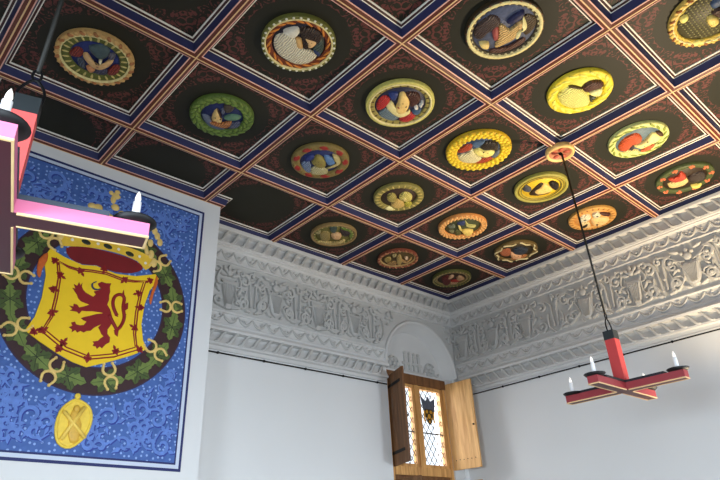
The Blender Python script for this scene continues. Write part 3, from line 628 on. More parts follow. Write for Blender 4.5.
def urn_motif(F, s0, name, parent, rnd):
    R = Relief(F, s0); b = R.b
    half = [(0.03, -0.29), (0.045, -0.27), (0.03, -0.25), (0.065, -0.12), (0.088, 0.0), (0.10, 0.03), (0.085, 0.05), (0.11, 0.065), (0.10, 0.085)]
    pts = [(u, v) for u, v in half] + [(-u, v) for u, v in half[::-1]]
    b.slab(pts, R.T, 0, 0.05)
    for k in range(-3, 4): R.stem([(k * 0.011, -0.23), (k * 0.024, 0.02)], 0.005, 0.008, 0.062)
    for k in range(5):
        a = pi * (0.1 + 0.8 * k / 4); R.leaf(0.09 * cos(a), 0.12 + 0.11 * sin(a), a, 0.12, 0.05)
    R.ball(0, 0.17, 0.04)
    for sg in (-1, 1):
        R.curl(sg * 0.17, 0.20, 0.055, pi / 2 - sg * pi / 2 + pi, -sg, [(sg * 0.09, 0.02), (sg * 0.15, 0.02), (sg * 0.16, 0.10)])
        R.curl(sg * 0.13, -0.19, 0.06, -pi / 2, sg, [(sg * 0.04, -0.275)])
        R.leaf(sg * 0.15, -0.04, sg * 1.0, 0.12, 0.045)
    return b.build(name, PLASTER_RELIEF, parent)
def mask_motif(F, s0, name, parent, rnd):
    R = Relief(F, s0); b = R.b
    shield = [(0.0, -0.25), (0.07, -0.19), (0.10, -0.06), (0.105, 0.05), (0.06, 0.075), (0, 0.06), (-0.06, 0.075), (-0.105, 0.05), (-0.10, -0.06), (-0.07, -0.19)]
    b.slab(smooth_outline(shield, 2), R.T, 0, 0.046)
    for k in range(-4, 5): R.stem([(k * 0.008, -0.20), (k * 0.021, 0.03)], 0.0035, 0.007, 0.058)
    R.ball(0, 0.14, 0.052); R.leaf(0, 0.215, pi / 2, 0.09, 0.05)
    for sg in (-1, 1):
        R.ball(sg * 0.06, 0.19, 0.024)
        R.curl(sg * 0.36, 0.19, 0.05, pi / 2, -sg, [(sg * 0.05, 0.085), (sg * 0.14, 0.12), (sg * 0.25, 0.215)], 0.016)
        R.curl(sg * 0.20, 0.06, 0.06, pi / 2, -sg, [(sg * 0.11, 0.03), (sg * 0.13, 0.11)], 0.017)
        R.curl(sg * 0.19, -0.14, 0.07, pi / 2, -sg, [(sg * 0.12, -0.12), (sg * 0.14, -0.08)], 0.018)
        R.leaf(sg * 0.10, -0.235, sg * .5, 0.1, 0.04)
    return b.build(name, PLASTER_RELIEF, parent)
def scroll_motif(F, s0, name, parent, rnd, half):
    R = Relief(F, s0)
    for sg in (-1, 1):
        q = half * 0.5
        R.curl(sg * q, 0.12, 0.085, pi / 2 - sg * .3, sg, [(sg * 0.03, -0.2), (sg * 0.04, -0.02), (sg * 0.05, 0.13), (sg * q * .75, 0.21)], 0.02)
        R.curl(sg * q * 1.15, -0.15, 0.085, -pi / 2, -sg, [(sg * half * .95, 0.2), (sg * half * .85, 0.02), (sg * half * .98, -0.12)] if half > .3 else [(sg * half * .95, 0.1), (sg * half * .98, -.1)], 0.018)
        R.stem(smooth_path([(sg * 0.03, -0.27), (sg * 0.10, -0.20), (sg * 0.12, -0.1), (sg * 0.10, 0.0)], 4), 0.019, 0.009)
        R.leaf(sg * half * .3, -.25, sg * .2, .11, .045); R.leaf(sg * half * .8, .24, -sg * .3, .12, .045); R.leaf(sg * half * .62, -0.01, sg * .8, .1, .04)
        R.ball(sg * q, 0.12, 0.026); R.ball(sg * q * 1.15, -0.15, 0.024)
    for k in range(4): R.ball(rnd.uniform(-.9, .9) * half, rnd.uniform(-.26, .26), rnd.uniform(.014, .022))
    R.leaf(0, .22, pi / 2, .12, .05)
    return R.b.build(name, PLASTER_RELIEF, parent)

acos_start = math.asin((1.31 - 1.075) / .80)
def cornice(name, F, s_end, arch):
    rnd = random.Random(len(name) * 7 + int(arch))
    root = empty(name, (0, 0, 0)); tag(root, kind='structure')
    s_low = 1.605 if arch else 0.0
    b = MB(); molding(b, F, UPPER, 0, s_end); molding(b, F, LOWER, s_low, s_end, not arch)
    if arch:   # the lower mouldings end against the arch
        n = len(LOWER); a = b.add([F(s_low, o, z) for o, z in LOWER]); b.face(range(a, a + n))
    b.build('molding', TRIM_PLASTER, root)
    b = MB(); zf0, zf1 = -1.075, -0.45
    if arch:
        pts = [(s_low + .02, zf0)] + [(0.81 + .80 * cos(t), -1.31 + .80 * sin(t)) for t in (acos_start + (pi * .985 - acos_start) * k / 30 for k in range(31)) if 0.81 + .80 * cos(t) > 0.004]
        top = [(q[0], zf1) for q in pts]
        for (p0, q0), (p1, q1) in zip(zip(pts, top), zip(pts[1:], top[1:])): b.quad(F(p0[0], .003, p0[1]), F(p1[0], .003, p1[1]), F(q1[0], .003, q1[1]), F(q0[0], .003, q0[1]))
        b.quad(F(s_low + .02, .003, zf0), F(s_end, .003, zf0), F(s_end, .003, zf1), F(s_low + .02, .003, zf1))
    else: b.quad(F(0, .003, zf0), F(s_end, .003, zf0), F(s_end, .003, zf1), F(0, .003, zf1))
    b.build('frieze', PLASTER_RELIEF, root)
    b = MB(); twist_bars(b, F, -0.21, -0.05, 0.09, s_end, 0.022, 0.153, -1); b.build('upper_twist', PLASTER_RELIEF, root)
    b = MB(); twist_bars(b, F, -1.478, -1.352, s_low + 0.06, s_end, 0.022, 0.158, -1); b.build('lower_twist', PLASTER_RELIEF, root)
    b = MB(); leaf_band(b, F, -0.42, -0.285, 0.06, s_end, 0.012, 0.17, rnd); b.build('upper_leaf_band', PLASTER_RELIEF, root)
    b = MB(); leaf_band(b, F, -1.225, -1.105, s_low + 0.03, s_end, 0.010, 0.2, rnd); b.build('lower_leaf_band', PLASTER_RELIEF, root)
    if arch: seq = [('m', 2.18), ('u', 2.83), ('m', 3.51), ('u', 4.19)]
    else: seq = [('u', 0.22), ('m', 0.80), ('u', 1.40), ('u', 3.06), ('m', 2.36), ('m', 3.78), ('u', 4.5), ('m', 5.2), ('u', 5.9), ('m', 6.55)]
    for kind, s in seq:
        (urn_motif if kind == 'u' else mask_motif)(F, s, 'urn_relief' if kind == 'u' else 'mask_relief', root, rnd)
    ss = sorted(s for _, s in seq)
    if arch: ss = [1.52] + ss
    for a, c in zip(ss, ss[1:]):
        gap = c - a - 0.26
        if gap > 0.25: scroll_motif(F, (a + c) / 2, 'scroll_relief', root, rnd, gap / 2 + 0.04)
    if arch:   # sprays over the shoulders of the arch
        for s in (0.12, 1.45):
            R = Relief(F, s)
            for k in range(12):
                u, v = rnd.uniform(-.1, .1), rnd.uniform(-.02, .27)
                if (s + u - 0.81) ** 2 + (-0.765 + v + 1.31) ** 2 < 0.86 ** 2 or s + u < .02: continue
                R.leaf(u, v, rnd.uniform(0, pi), .09, .04)
            R.b.build('leaf_relief', PLASTER_RELIEF, root)
    return root
cornice('trim_1', frame_window, -BR_X1 + 0.0, True)
cornice('trim_2', frame_right, 6.9, False)

# ------------------------------------------------------------------ arched niche: archivolt and lunette
def arch_trim():
    root = empty('trim_3', (ARCH_X, 0, ARCH_Z)); tag(root, kind='structure')
    N = 40; b = MB()
    prof = [(0.795, 0.0), (0.795, -0.03), (0.785, -0.042), (0.76, -0.042), (0.747, -0.03), (0.744, 0.04), (0.73, 0.045), (0.725, 0.09), (0.70, 0.098), (0.692, 0.15), (0.67, 0.155), (0.66, 0.19)]
    rings = []
    for i in range(N + 1):
        t = pi * i / N
        rings.append(b.add([(min(-r * cos(t), -ARCH_X - 0.002), y, r * sin(t)) for r, y in prof]))
    for i in range(N):
        for k in range(len(prof) - 1): b.face((rings[i] + k, rings[i] + k + 1, rings[i + 1] + k + 1, rings[i + 1] + k), 0, True)
    b.build('archivolt', TRIM_PLASTER, root)
    b = MB(); pts = [(-0.75 * cos(pi * i / N), 0.75 * sin(pi * i / N)) for i in range(N + 1)]
    pts = [(0.75, -0.06)] + pts[::-1] + [(-0.75, -0.06)]
    a = b.add([(u, 0.19, v) for u, v in pts]); b.face(range(a, a + len(pts)))
    b.box((-0.75, 0.04, -0.055), (0.75, 0.19, -0.02)); b.box((0.53, 0.012, SILL_Z - ARCH_Z), (0.75, 0.3, -0.055))
    b.build('lunette', TRIM_PLASTER, root)
    b = MB(); T = lambda u, v, h: (u, 0.19 - h, v)
    for u0 in (-0.15, -0.05, 0.05, 0.15):
        b.plate([(u0 - .022, .02), (u0 + .022, .02), (u0 + .022, .30), (u0 - .022, .30)], T, 0, 0.03)
        b.ball(T(u0, 0.33, 0.01), 0.028, 0, 8, 5)
    b.plate([(-.24, .02), (.24, .02), (.24, .055), (-.24, .055)], T, 0, 0.04)
    b.plate([(-.21, .15), (.21, .15), (.21, .185), (-.21, .185)], T, 0, 0.026)
    for sg in (-1, 1):
        for k in range(6):
            a = 2 * pi * k / 6; b.dome([(sg * .40 + .075 * cos(a) + .04 * cos(a + q), .12 + .075 * sin(a) + .04 * sin(a + q)) for q in (0, .9, 1.8, 2.7, 3.6, 4.5, 5.4)], T, 0, .03)
        b.ball(T(sg * .40, .12, .012), .035, 0, 8, 5)
        b.tube([T(u, v, .01) for u, v in smooth_path([(sg * .25, .05), (sg * .32, .2), (sg * .42, .24), (sg * .5, .2)], 3)], .014, 5)
        b.tube([T(u, v, .01) for u, v in smooth_path([(sg * .46, .1), (sg * .55, .05), (sg * .6, .1)], 3)], .014, 5)
    b.build('lunette_relief', PLASTER_RELIEF, root)
arch_trim()

# ------------------------------------------------------------------ picture rails
IRON = mat((22, 22, 24), rough=0.5, metal=0.6)
def picture_rail(F, s0, s1, label):
    root = empty('picture_rail', F(s0, 0, -1.595)); L = Vector(root.location)
    b = MB(); b.tube([Vector(F(s0, .035, -1.595)) - L, Vector(F(s1, .035, -1.595)) - L], 0.009, 8); b.build('rod', IRON, root)
    k = 0; s = s0 + 0.18
    while s < s1:
        b = MB(); b.tube([Vector(F(s, 0, -1.588)) - L, Vector(F(s, .035, -1.588)) - L], .008, 6); b.ball(Vector(F(s, .035, -1.595)) - L, .017, 0, 8, 5); b.build('bracket', IRON, root)
        s += 0.62
    tag(root, label, 'picture rail', 'picture rails under the cornice')
picture_rail(frame_window, 1.63, -BR_X1, 'thin black picture rail under the cornice left of the window')
picture_rail(frame_right, 0.04, 6.9, 'thin black picture rail under the cornice on the right-hand wall')

# ------------------------------------------------------------------ leaded window with shutters
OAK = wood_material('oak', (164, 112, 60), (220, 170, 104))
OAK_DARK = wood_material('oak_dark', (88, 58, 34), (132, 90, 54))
LEAD = mat((38, 38, 42), 0.5, 0.4)
GLASS = glass_material('clear_glass')
def window():
    root = empty('window_1', (-0.945, 0.075, H - 2.70)); tag(root, kind='structure')
    xl, xr = -0.635, 0.64             # reveal
    def bx(name, lo, hi, m, par=root):
        b = MB(); b.box(lo, hi); return b.build(name, m, par)
    bx('head_beam', (xl, -0.06, 1.20), (xr, 0.09, 1.335), OAK_DARK)
    bx('window_frame', (xl, -0.04, -1.2), (xl + .06, 0.08, 1.20), OAK)
    bx('window_frame', (xr - .06, -0.04, -1.2), (xr, 0.08, 1.20), OAK)
    bx('mullion', (-0.04, -0.035, 0.05), (0.04, 0.08, 1.20), OAK)
    bx('transom', (xl + .06, -0.05, -0.06), (xr - .06, 0.08, 0.05), OAK)
    bx('mullion', (-0.04, -0.035, -1.2), (0.04, 0.08, -0.06), OAK_DARK)
    for sg in (-1, 1):
        x0, x1 = sorted((sg * 0.04, sg * 0.575))
        z0, z1 = 0.05, 1.20
        b = MB(); s_ = 0.045
        b.box((x0, -0.02, z0), (x0 + s_, 0.05, z1)); b.box((x1 - s_, -0.02, z0), (x1, 0.05, z1))
        b.box((x0 + s_, -0.02, z0), (x1 - s_, 0.05, z0 + s_)); b.box((x0 + s_, -0.02, z1 - s_), (x1 - s_, 0.05, z1))
        c = b.build('casement', OAK, root)
        gx0, gx1, gz0, gz1 = x0 + s_, x1 - s_, z0 + s_, z1 - s_
        b = MB(); b.box((gx0, 0.012, gz0), (gx1, 0.016, gz1)); b.build('pane', GLASS, c)
        b = MB(); b.box((gx0, 0.0, (gz0 + gz1) / 2 - .10), (gx1, 0.012, (gz0 + gz1) / 2 - .085))
        dx, dz = 0.105, 0.15
        for k in range(-12, 24):      # diamond leading, clipped to the light
            for d in (1, -1):
                pts = []
                for t in range(0, 60):
                    x = gx0 + (gx1 - gx0) * t / 59; z = gz0 + k * dz + d * (x - gx0) * dz / dx + (0 if d > 0 else 0)
                    if gz0 <= z <= gz1: pts.append((x, 0.012, z))
                if len(pts) > 1: b.tube([pts[0], pts[-1]], 0.0058, 4)
        b.build('lead_came', LEAD, c)
        # stained roundel: grey-blue mantling with a black and gold shield
        cx, cz = (gx0 + gx1) / 2 - 0.03, gz1 - 0.34
        b = MB(); T = lambda u, v, h: (cx + u, 0.010 - h, cz + v)
        b.plate(smooth_outline([(-.13, .12), (-.15, .24), (-.05, .19), (0, .26), (.06, .19), (.15, .24), (.14, .10), (.10, .02), (0, .07), (-.1, .02)], 3), T, 0, .003, 0)
        b.plate([(-.085, .07), (.085, .07), (.085, -.04), (.05, -.12), (0, -.16), (-.05, -.12), (-.085, -.04)], T, 0, .004, 1)
        for u, v, r in ((-.045, .03, .026), (.045, .03, .026), (0, -.035, .034), (0, -.11, .022), (-.05, -.07, .018), (.05, -.07, .018)):
            b.plate([(u + r * cos(a), v + r * sin(a)) for a in (2 * pi * q / 10 for q in range(10))], T, .004, .006, 2)
        for u, v in ((-.10, -.02), (.10, -.02)): b.plate([(u - .015, v - .1), (u + .015, v - .1), (u + .015, v + .06), (u - .015, v + .06)], T, 0, .004, 2)
        b.build('stained_crest', [mat((70, 84, 104), .4), mat((22, 20, 18), .4), mat((190, 140, 40), .4)], c)
        # closed boards of the lower light
        x0b, x1b = sorted((sg * 0.04, sg * 0.575))
        bx('lower_board', (x0b, -0.01, -1.2), (x1b, 0.04, -0.06), OAK_DARK)
    b = MB(); b.box((xl, -0.09, -1.26), (xr, 0.2, -1.2)); b.build('window_sill', PLASTER, root)
window()

LIT_SHUTTER_OAK = wood_material('lit_shutter_oak', (186, 138, 84), (228, 182, 120))  # lightened oak: the window's light on the right leaf is in its colour
def shutter(hinge, ang, width, z0, z1, label, m, hand):
    """a board leaf standing open: hinge (x, y), leaf runs along angle ang."""
    root = empty('window_shutter', (hinge[0], hinge[1], z0), ang)
    hgt = z1 - z0; b = MB(); n = 3
    for k in range(n):
        b.box((width * k / n + .0015, -0.014, 0), (width * (k + 1) / n - .0015, 0.014, hgt))
    b.box((0, -0.010, 0.004), (width, 0.010, hgt - 0.004))
    bo = b.build('board', m, root)
    for z in (0.16, hgt - 0.16):
        b = MB(); b.box((-0.02, hand * 0.014 - .004, z - .02), (width * .82, hand * 0.014 + .004, z + .02)); b.tube([(-0.022, hand * .014, z - .035), (-0.022, hand * .014, z + .035)], .011, 8)
        st = b.build('strap_hinge', IRON, root)
    b = MB()
    for k in range(6): b.ball((width * (.14 + .14 * k), -hand * .014, .13 + .004 * (k % 2)), .008, 0, 6, 4)
    b.build('nail_head', IRON, root)
    b = MB(); b.tube([(width - .03, -.014, hgt * .47), (width - .03, .03 * -hand - 0.0, hgt * .47)], .008, 6); b.ball((width - .03, -hand * .034, hgt * .47), .014, 0, 8, 5)
    b.build('knob', IRON, root)
    tag(root, label, 'shutter', 'wooden shutters of the leaded window')
shutter((-1.525, 0.03), atan2(-0.48, -0.21), 0.53, H - 2.665, H - 1.455, 'dark backlit oak shutter hinged at the left jamb of the leaded window', OAK_DARK, -1)  # darker oak puts the backlit shade into this leaf's colour
shutter((-0.295, 0.03), atan2(-0.45, 0.035), 0.475, H - 2.665, H - 1.42, 'sunlit golden oak shutter standing open right of the leaded window', LIT_SHUTTER_OAK, 1)

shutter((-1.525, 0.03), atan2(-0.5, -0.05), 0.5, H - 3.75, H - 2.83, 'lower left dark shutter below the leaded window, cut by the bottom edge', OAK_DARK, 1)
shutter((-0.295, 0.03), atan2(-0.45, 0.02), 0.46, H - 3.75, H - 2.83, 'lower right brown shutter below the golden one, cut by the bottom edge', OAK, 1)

# ------------------------------------------------------------------ heraldic painting on the chimney breast
def painting():
    CX, CZ = -5.83, H - 1.52
    root = empty('heraldic_painting', (CX, BR_Y - .004, CZ))
    T = lambda u, v, h: (u, -h, v)
    mm = lambda pts: [(a / 1000, c / 1000) for a, c in pts]
    hw, zt, zb = 1.005, 1.375, -1.395
    rect = lambda d: [(u + .016 * v, v - .016 * u) for u, v in ((-hw + d, zb + d), (hw - d, zb + d), (hw - d, zt - d), (-hw + d, zt - d))]   # it hangs a little askew
    NAVYP = mat((26, 36, 92), .55, vary=.05); PALE = mat((196, 206, 222), .6, vary=.04); OUTL = mat((50, 34, 60), .6)
    GOLD = mat((232, 198, 118), .5, vary=.2, scale=20); GOLDB = mat((232, 190, 60), .5, vary=.12, scale=20); YEL = mat((244, 202, 30), .55, vary=.06); RED = mat((138, 22, 26), .55, vary=.1)
    b = MB(); b.plate(rect(0), T, 0.0, .004); b.build('outer_border', NAVYP, root)
    b = MB(); b.plate(rect(.025), T, .004, .006); b.build('pale_border', PALE, root)
    b = MB(); b.plate(rect(.058), T, .006, .008); b.build('inner_border', NAVYP, root)
    b = MB(); b.plate(rect(.074), T, .008, .010); b.build('blue_ground', blue_ground_material(), root)
    # arabesque of pale blue scrolls, dragons and leaves over painted dark offset shadows
    rnd = random.Random(5); LB = mat((92, 126, 196), .6, vary=.35, scale=22); DB = mat((36, 56, 140), .6, vary=.2)
    b = MB(); RC = (0.02, 0.05); lay = [0]
    def up(): lay[0] += 1; return lay[0] * 0.000004
    def ok(u, v): return abs(u) < hw - .13 and zb + .13 < v < zt - .13 and (u - RC[0]) ** 2 + (v - RC[1]) ** 2 > .93 ** 2
    tries = 0; made = []
    while tries < 6000 and len(made) < 120:
        tries += 1; u, v = rnd.uniform(-hw, hw), rnd.uniform(zb, zt)
        r = rnd.uniform(.04, .11) * (1 if tries < 2500 else .6)
        if not ok(u, v) or any((u - a) ** 2 + (v - c) ** 2 < (r + q) ** 2 * .62 for a, c, q in made): continue
        made.append((u, v, r)); a0 = rnd.uniform(0, 2 * pi); d = rnd.choice((1, -1)); tn = rnd.uniform(.8, 1.2)
        sp = spiral(0, 0, r, tn, a0, d, 14)
        tail = [(r * 1.9 * cos(a0 - d * 1.2), r * 1.9 * sin(a0 - d * 1.2)), (r * 1.4 * cos(a0 - d * .6), r * 1.4 * sin(a0 - d * .6))]
        path = [(u + a, v + c) for a, c in sp] if not all(ok(u + a, v + c) for a, c in tail) else [(u + a, v + c) for a, c in tail + sp]
        if not all(ok(*q) for q in path): continue
        if len(path) < 5: continue
        n = len(path)
        for mi, off, wd in ((1, .008, 1.0), (0, 0, .8)):
            wds = [wd * (.005 + .016 * sin(pi * (i + .7) / n)) for i in range(n)]
            L, Rr = [], []
            for i in range(n):
                p0, p1 = path[max(i - 1, 0)], path[min(i + 1, n - 1)]; dx, dy = p1[0] - p0[0], p1[1] - p0[1]; q = sqrt(dx * dx + dy * dy) or 1
                L.append((path[i][0] - dy / q * wds[i] + off, path[i][1] + dx / q * wds[i] - off)); Rr.append((path[i][0] + dy / q * wds[i] + off, path[i][1] - dx / q * wds[i] - off))
            hh = (.0106 if mi else .0126) + up(); a = b.add([T(x, z, hh + 2e-5 * i) for i, (x, z) in enumerate(L)]); c = b.add([T(x, z, hh + 2e-5 * i) for i, (x, z) in enumerate(Rr)])
            for i in range(n - 1): b.face((a + i, a + i + 1, c + i + 1, c + i), mi)
        for k in range(4):
            ang = a0 + k * 1.5 + .4; x, z = u + r * 1.12 * cos(ang), v + r * 1.12 * sin(ang)
            if not ok(x, z): continue
            ll, ww_ = rnd.uniform(.05, .09), rnd.uniform(.016, .026); an = ang + rnd.uniform(-.7, .7)
            pts = [(x + ll * p_ * cos(an) - ww_ * q_ * sin(an), z + ll * p_ * sin(an) + ww_ * q_ * cos(an)) for p_, q_ in ((-.5, 0), (-.1, .8), (.2, .5), (.6, .1), (.2, -.5), (-.1, -.8))]
            b.plate([(x_ + .008, z_ - .008) for x_, z_ in pts], T, .0103, .0106 + up(), 1); b.plate(pts, T, .0103, .0126 + up(), 0)
    b.build('scroll_ornament', [LB, DB], root, fix=False)
    # wreath ring
    circ = lambda r, n=72: [(RC[0] + r * cos(2 * pi * k / n), RC[1] + r * sin(2 * pi * k / n)) for k in range(n)]
    b = MB(); b.plate(circ(.875), T, .010, .0118, 1); b.plate(circ(.862), T, .0118, .0122, 0); b.plate(circ(.635), T, .0122, .0126, 1)
    ring = b.build('wreath_ring', [mat((56, 32, 34), .6, vary=.25), OUTL], root)
    b = MB(); b.plate(circ(.622), T, .0126, .0130); b.build('inner_disc', blue_ground_material(), root)
    for k in range(16):               # green thistle leaves round the ring
        a0 = 2 * pi * (k + .5) / 16 + rnd.uniform(-.05, .05); x, z = RC[0] + .75 * cos(a0), RC[1] + .75 * sin(a0); b = MB()
        for da, ln, wd, g in ((-.95, .13, .05, 0), (.95, .13, .05, 0), (2.3, .12, .045, 0), (-2.3, .12, .045, 0), (0, .17, .06, 1), (pi, .14, .05, 1)):
            an = a0 + pi / 2 + da; tip = (x + ln * cos(an), z + ln * sin(an))
            out = []
            for p_, q_ in ((0, .2), (.2, .7), (.32, .45), (.5, 1), (.62, .55), (.78, .6), (1, 0), (.78, -.6), (.62, -.55), (.5, -1), (.32, -.45), (.2, -.7), (0, -.2)):
                out.append((x + ln * p_ * cos(an) - wd * q_ * sin(an), z + ln * p_ * sin(an) + wd * q_ * cos(an)))
            b.plate(out, T, .0127, .0132 + .0012 * g + up(), g)
            b.plate([(x - .004 * sin(an), z + .004 * cos(an)), (tip[0], tip[1]), (x + .004 * sin(an), z - .004 * cos(an))], T, .0132, .0156 + up(), 2)
        b.build('green_leaf', [mat((70, 86, 42), .6, vary=.25), mat((106, 124, 60), .6, vary=.25), mat((40, 52, 26), .6)], ring)
    for a, c in mm(PAINTING['links']):    # gold knots of the collar
        b = MB(); an = atan2(c - RC[1], a - RC[0])
        for sg in (-1, 1):
            p = [(sg * (.058 + .052 * cos(t)), .058 * sin(t)) for t in (pi * q / 6 for q in range(2, 11))]
            p = [(p[0][0] + sg * .03, p[0][1] - .012)] + p + [(p[-1][0] + sg * .03, p[-1][1] + .012)]
            pts = [(a + v_ * cos(an + pi / 2) + u_ * cos(an), c + v_ * sin(an + pi / 2) + u_ * sin(an)) for u_, v_ in p]
            b.tube([T(x, z, .017) for x, z in pts], [.008] + [.013] * (len(pts) - 2) + [.008], 6, 0)
            b.ball(T(*pts[0], .017), .015, 0, 7, 5); b.ball(T(*pts[-1], .017), .015, 0, 7, 5)
        b.tube([T(a - .026 * sin(an), c + .026 * cos(an), .019), T(a + .026 * sin(an), c - .026 * cos(an), .019)], .012, 6, 0)
        b.build('gold_knot', GOLD, ring)
    # crown behind the shield
    b = MB(); b.plate(mm(smooth_outline(PAINTING['cap'], 2)), T, .014, .016); cap = b.build('crown_cap', mat((118, 22, 26), .55, vary=.3, scale=6), root)
    b = MB(); b.plate(mm(smooth_outline(PAINTING['circlet'], 3)), T, .015, .021); crown = b.build('crown_circlet', GOLDB, root)
    for a, c in mm(PAINTING['gems']):
        b = MB(); b.dome([(a + .045 * cos(t), c + .026 * sin(t) - .1 * .045 * cos(t)) for t in (2 * pi * k / 10 for k in range(10))], T, .020, .028)
        b.build('jewel', mat((44, 50, 40), .3), crown)
    for a, c in mm(PAINTING['pearls']):
        b = MB(); b.dome([(a + .016 * cos(t), c + .016 * sin(t)) for t in (2 * pi * k / 8 for k in range(8))], T, .020, .027)
        b.build('pearl', mat((240, 232, 214), .3), crown)
    b = MB()
    arch_pts = [(-.36, .60), (-.30, .78), (-.16, .90), (-.03, .95)]
    b.tube([T(x, z, .026) for x, z in smooth_path(arch_pts, 4)], .02, 6); b.tube([T(x, z, .026) for x, z in smooth_path([(.42, .64), (.34, .80), (.15, .90), (-.03, .95)], 4)], .022, 6)
    for a, c in mm(PAINTING['orn']): b.ball(T(a, c, .014), (.045, .012, .04), 0, 8, 5)
    a, c = mm(PAINTING['orn'])[0]
    b.ball(T(a + .03, c + .0, .014), (.02, .012, .02), 0, 8, 5); b.ball(T(a - .02, c - .05, .014), (.03, .012, .05), 0, 8, 5); b.ball(T(a - .05, c + .02, .014), (.025, .012, .025), 0, 8, 5); b.ball(T(a + .01, c + .05, .014), (.03, .012, .025), 0, 8, 5)
    for x, z in ((-.40, .66), (.46, .66), (.50, .58), (-.42, .60)): b.ball(T(x, z, .016), (.035, .012, .055), 0, 8, 5)
    for a, c in mm(PAINTING['fleuron']): b.ball(T(a, c, .016), (.032, .012, .045), 0, 8, 5)
    b.build('crown_arch', GOLD, crown)
    # shield
    b = MB(); b.plate(mm(PAINTING['shield']), T, .014, .024); sh = b.build('shield', YEL, root)
    pts = mm(PAINTING['tressure'])
    b = MB()
    cxs, czs = sum(q[0] for q in pts) / len(pts), sum(q[1] for q in pts) / len(pts)
    for k_, r in ((1.0, .0085), (.945, .0075)):
        b.tube([T(cxs + (x - cxs) * k_, czs + (z - czs) * k_, .023) for x, z in pts], r, 5, 0, closed=True)
    b.build('tressure', RED, sh)
    for a, c in mm(PAINTING['fleurs']):
        b = MB(); an = atan2(c - czs, a - cxs)
        for da, ln, wd in ((0, .055, .02), (.95, .042, .013), (-.95, .042, .013), (pi, .05, .014)):
            t = an + da; b.plate([(a + ln * p_ * cos(t) - wd * q_ * sin(t), c + ln * p_ * sin(t) + wd * q_ * cos(t)) for p_, q_ in ((0, -.4), (.5, -1), (1, 0), (.5, 1), (0, .4))], T, .0245, .0272)
        b.plate([(a + u_ * cos(an) - v_ * sin(an), c + u_ * sin(an) + v_ * cos(an)) for u_, v_ in ((-.007, -.034), (.007, -.034), (.007, .034), (-.007, .034))], T, .0245, .0274)
        b.build('fleur', RED, sh)
    lion_pts = mm(PAINTING['lion'])
    b = MB(); b.plate(lion_pts, T, .024, .028)
    b.tube([T(x, z, .025) for x, z in smooth_path(mm(PAINTING['tail']), 4)], .017, 6)
    for q in PAINTING['tufts']: b.plate(mm(q), T, .024, .029)
    lion = b.build('lion', RED, sh)
    b = MB(); b.tube([T(x, z, .029) for x, z in smooth_path(mm(PAINTING['tongue']), 3)], [.006] * 4 + [.009] * 8 + [.006] * 4, 5); b.build('tongue', mat((40, 52, 92), .5), lion)
    for q in PAINTING['curls']:
        b = MB(); b.dome(mm(smooth_outline(q, 2)), T, .022, .034); b.build('shield_curl', mat((204, 100, 40), .55, vary=.35, scale=25), sh)
    # gold badge hanging from the collar
    med = mm(smooth_outline(PAINTING['medal'], 3))
    b = MB(); b.plate(med, T, .010, .016)
    b.tube([T(x, z, .017) for x, z in med], .013, 6, 0, closed=True)
    mc = mm(PAINTING['medal'])[0]; b.ball(T(mc[0], mc[1] + .03, .018), (.028, .014, .028), 0, 8, 5)
    badge = b.build('badge', mat((238, 200, 70), .45, vary=.2, scale=25), root)
    b = MB()
    for q in PAINTING['saltire']: b.tube([T(x, z, .026) for x, z in mm(q)], .017, 6)
    b.build('saltire', mat((236, 200, 92), .45), badge)
    b = MB(); b.dome(mm(smooth_outline(PAINTING['saint'], 2)), T, .016, .034); b.ball(T(-.03, -.95, .03), (.028, .012, .034), 0, 8, 5); sa = b.build('figure', mat((212, 168, 62), .45, vary=.2, scale=30), badge)
    tag(root, 'large blue heraldic painting with red lion shield on the chimney breast', 'painting')
painting()

# ------------------------------------------------------------------ carved medallions
MED_R = 0.366
def med_color(c): return mat(c, rough=0.5, vary=0.34, scale=38, bump=0.5, bscale=55, spec=0.35, gain=MED_GAIN)
MED_GAIN = 1.0
def folds_color(c):
    """painted carving with wavy grooves picked out darker (drapery folds, locks of hair)."""
    key = ('folds', tuple(c))
    if key in _mats: return _mats[key]
    m = bpy.data.materials.new('carved_folds'); m.use_nodes = True; nt = m.node_tree; s = nt.nodes['Principled BSDF']
    tc = node(nt, 'ShaderNodeTexCoord'); wv = node(nt, 'ShaderNodeTexWave'); wv.inputs['Scale'].default_value = 16; wv.inputs['Distortion'].default_value = 5; wv.inputs['Detail'].default_value = 2; wv.inputs['Detail Scale'].default_value = 1.2
    nt.links.new(tc.outputs['Object'], wv.inputs['Vector']); cl = lin(c)
    mx = node(nt, 'ShaderNodeMix', data_type='RGBA'); mx.inputs[6].default_value = (*[x * .42 for x in cl], 1); mx.inputs[7].default_value = (*[min(.9, x * 1.12) for x in cl], 1)
    nt.links.new(math_node(nt, 'POWER', wv.outputs['Fac'], 0.6), mx.inputs[0]); nt.links.new(mx.outputs[2], s.inputs['Base Color'])
    bp = node(nt, 'ShaderNodeBump'); bp.inputs['Strength'].default_value = .7; bp.inputs['Distance'].default_value = .01
    nt.links.new(wv.outputs['Fac'], bp.inputs['Height']); nt.links.new(bp.outputs[0], s.inputs['Normal']); s.inputs['Roughness'].default_value = .5
    _mats[key] = m; return m
MED_SIZE = {'rope': .84, 'greenwreath': .82, 'whitegown': .84, 'redblue': .89, 'darkgown': .88, 'palegold': .82, 'scalloped': .9, 'redpatched': .85, 'goldleaf': .95,
            'orangehair': .83, 'twinheads': .82, 'yellowboat': .86, 'redknots': .87, 'tanfield': .83, 'orangering': .87, 'whitecurls': .82, 'tanfigure': .78, 'ribbonframe': .84, 'beadedgreen': .83}
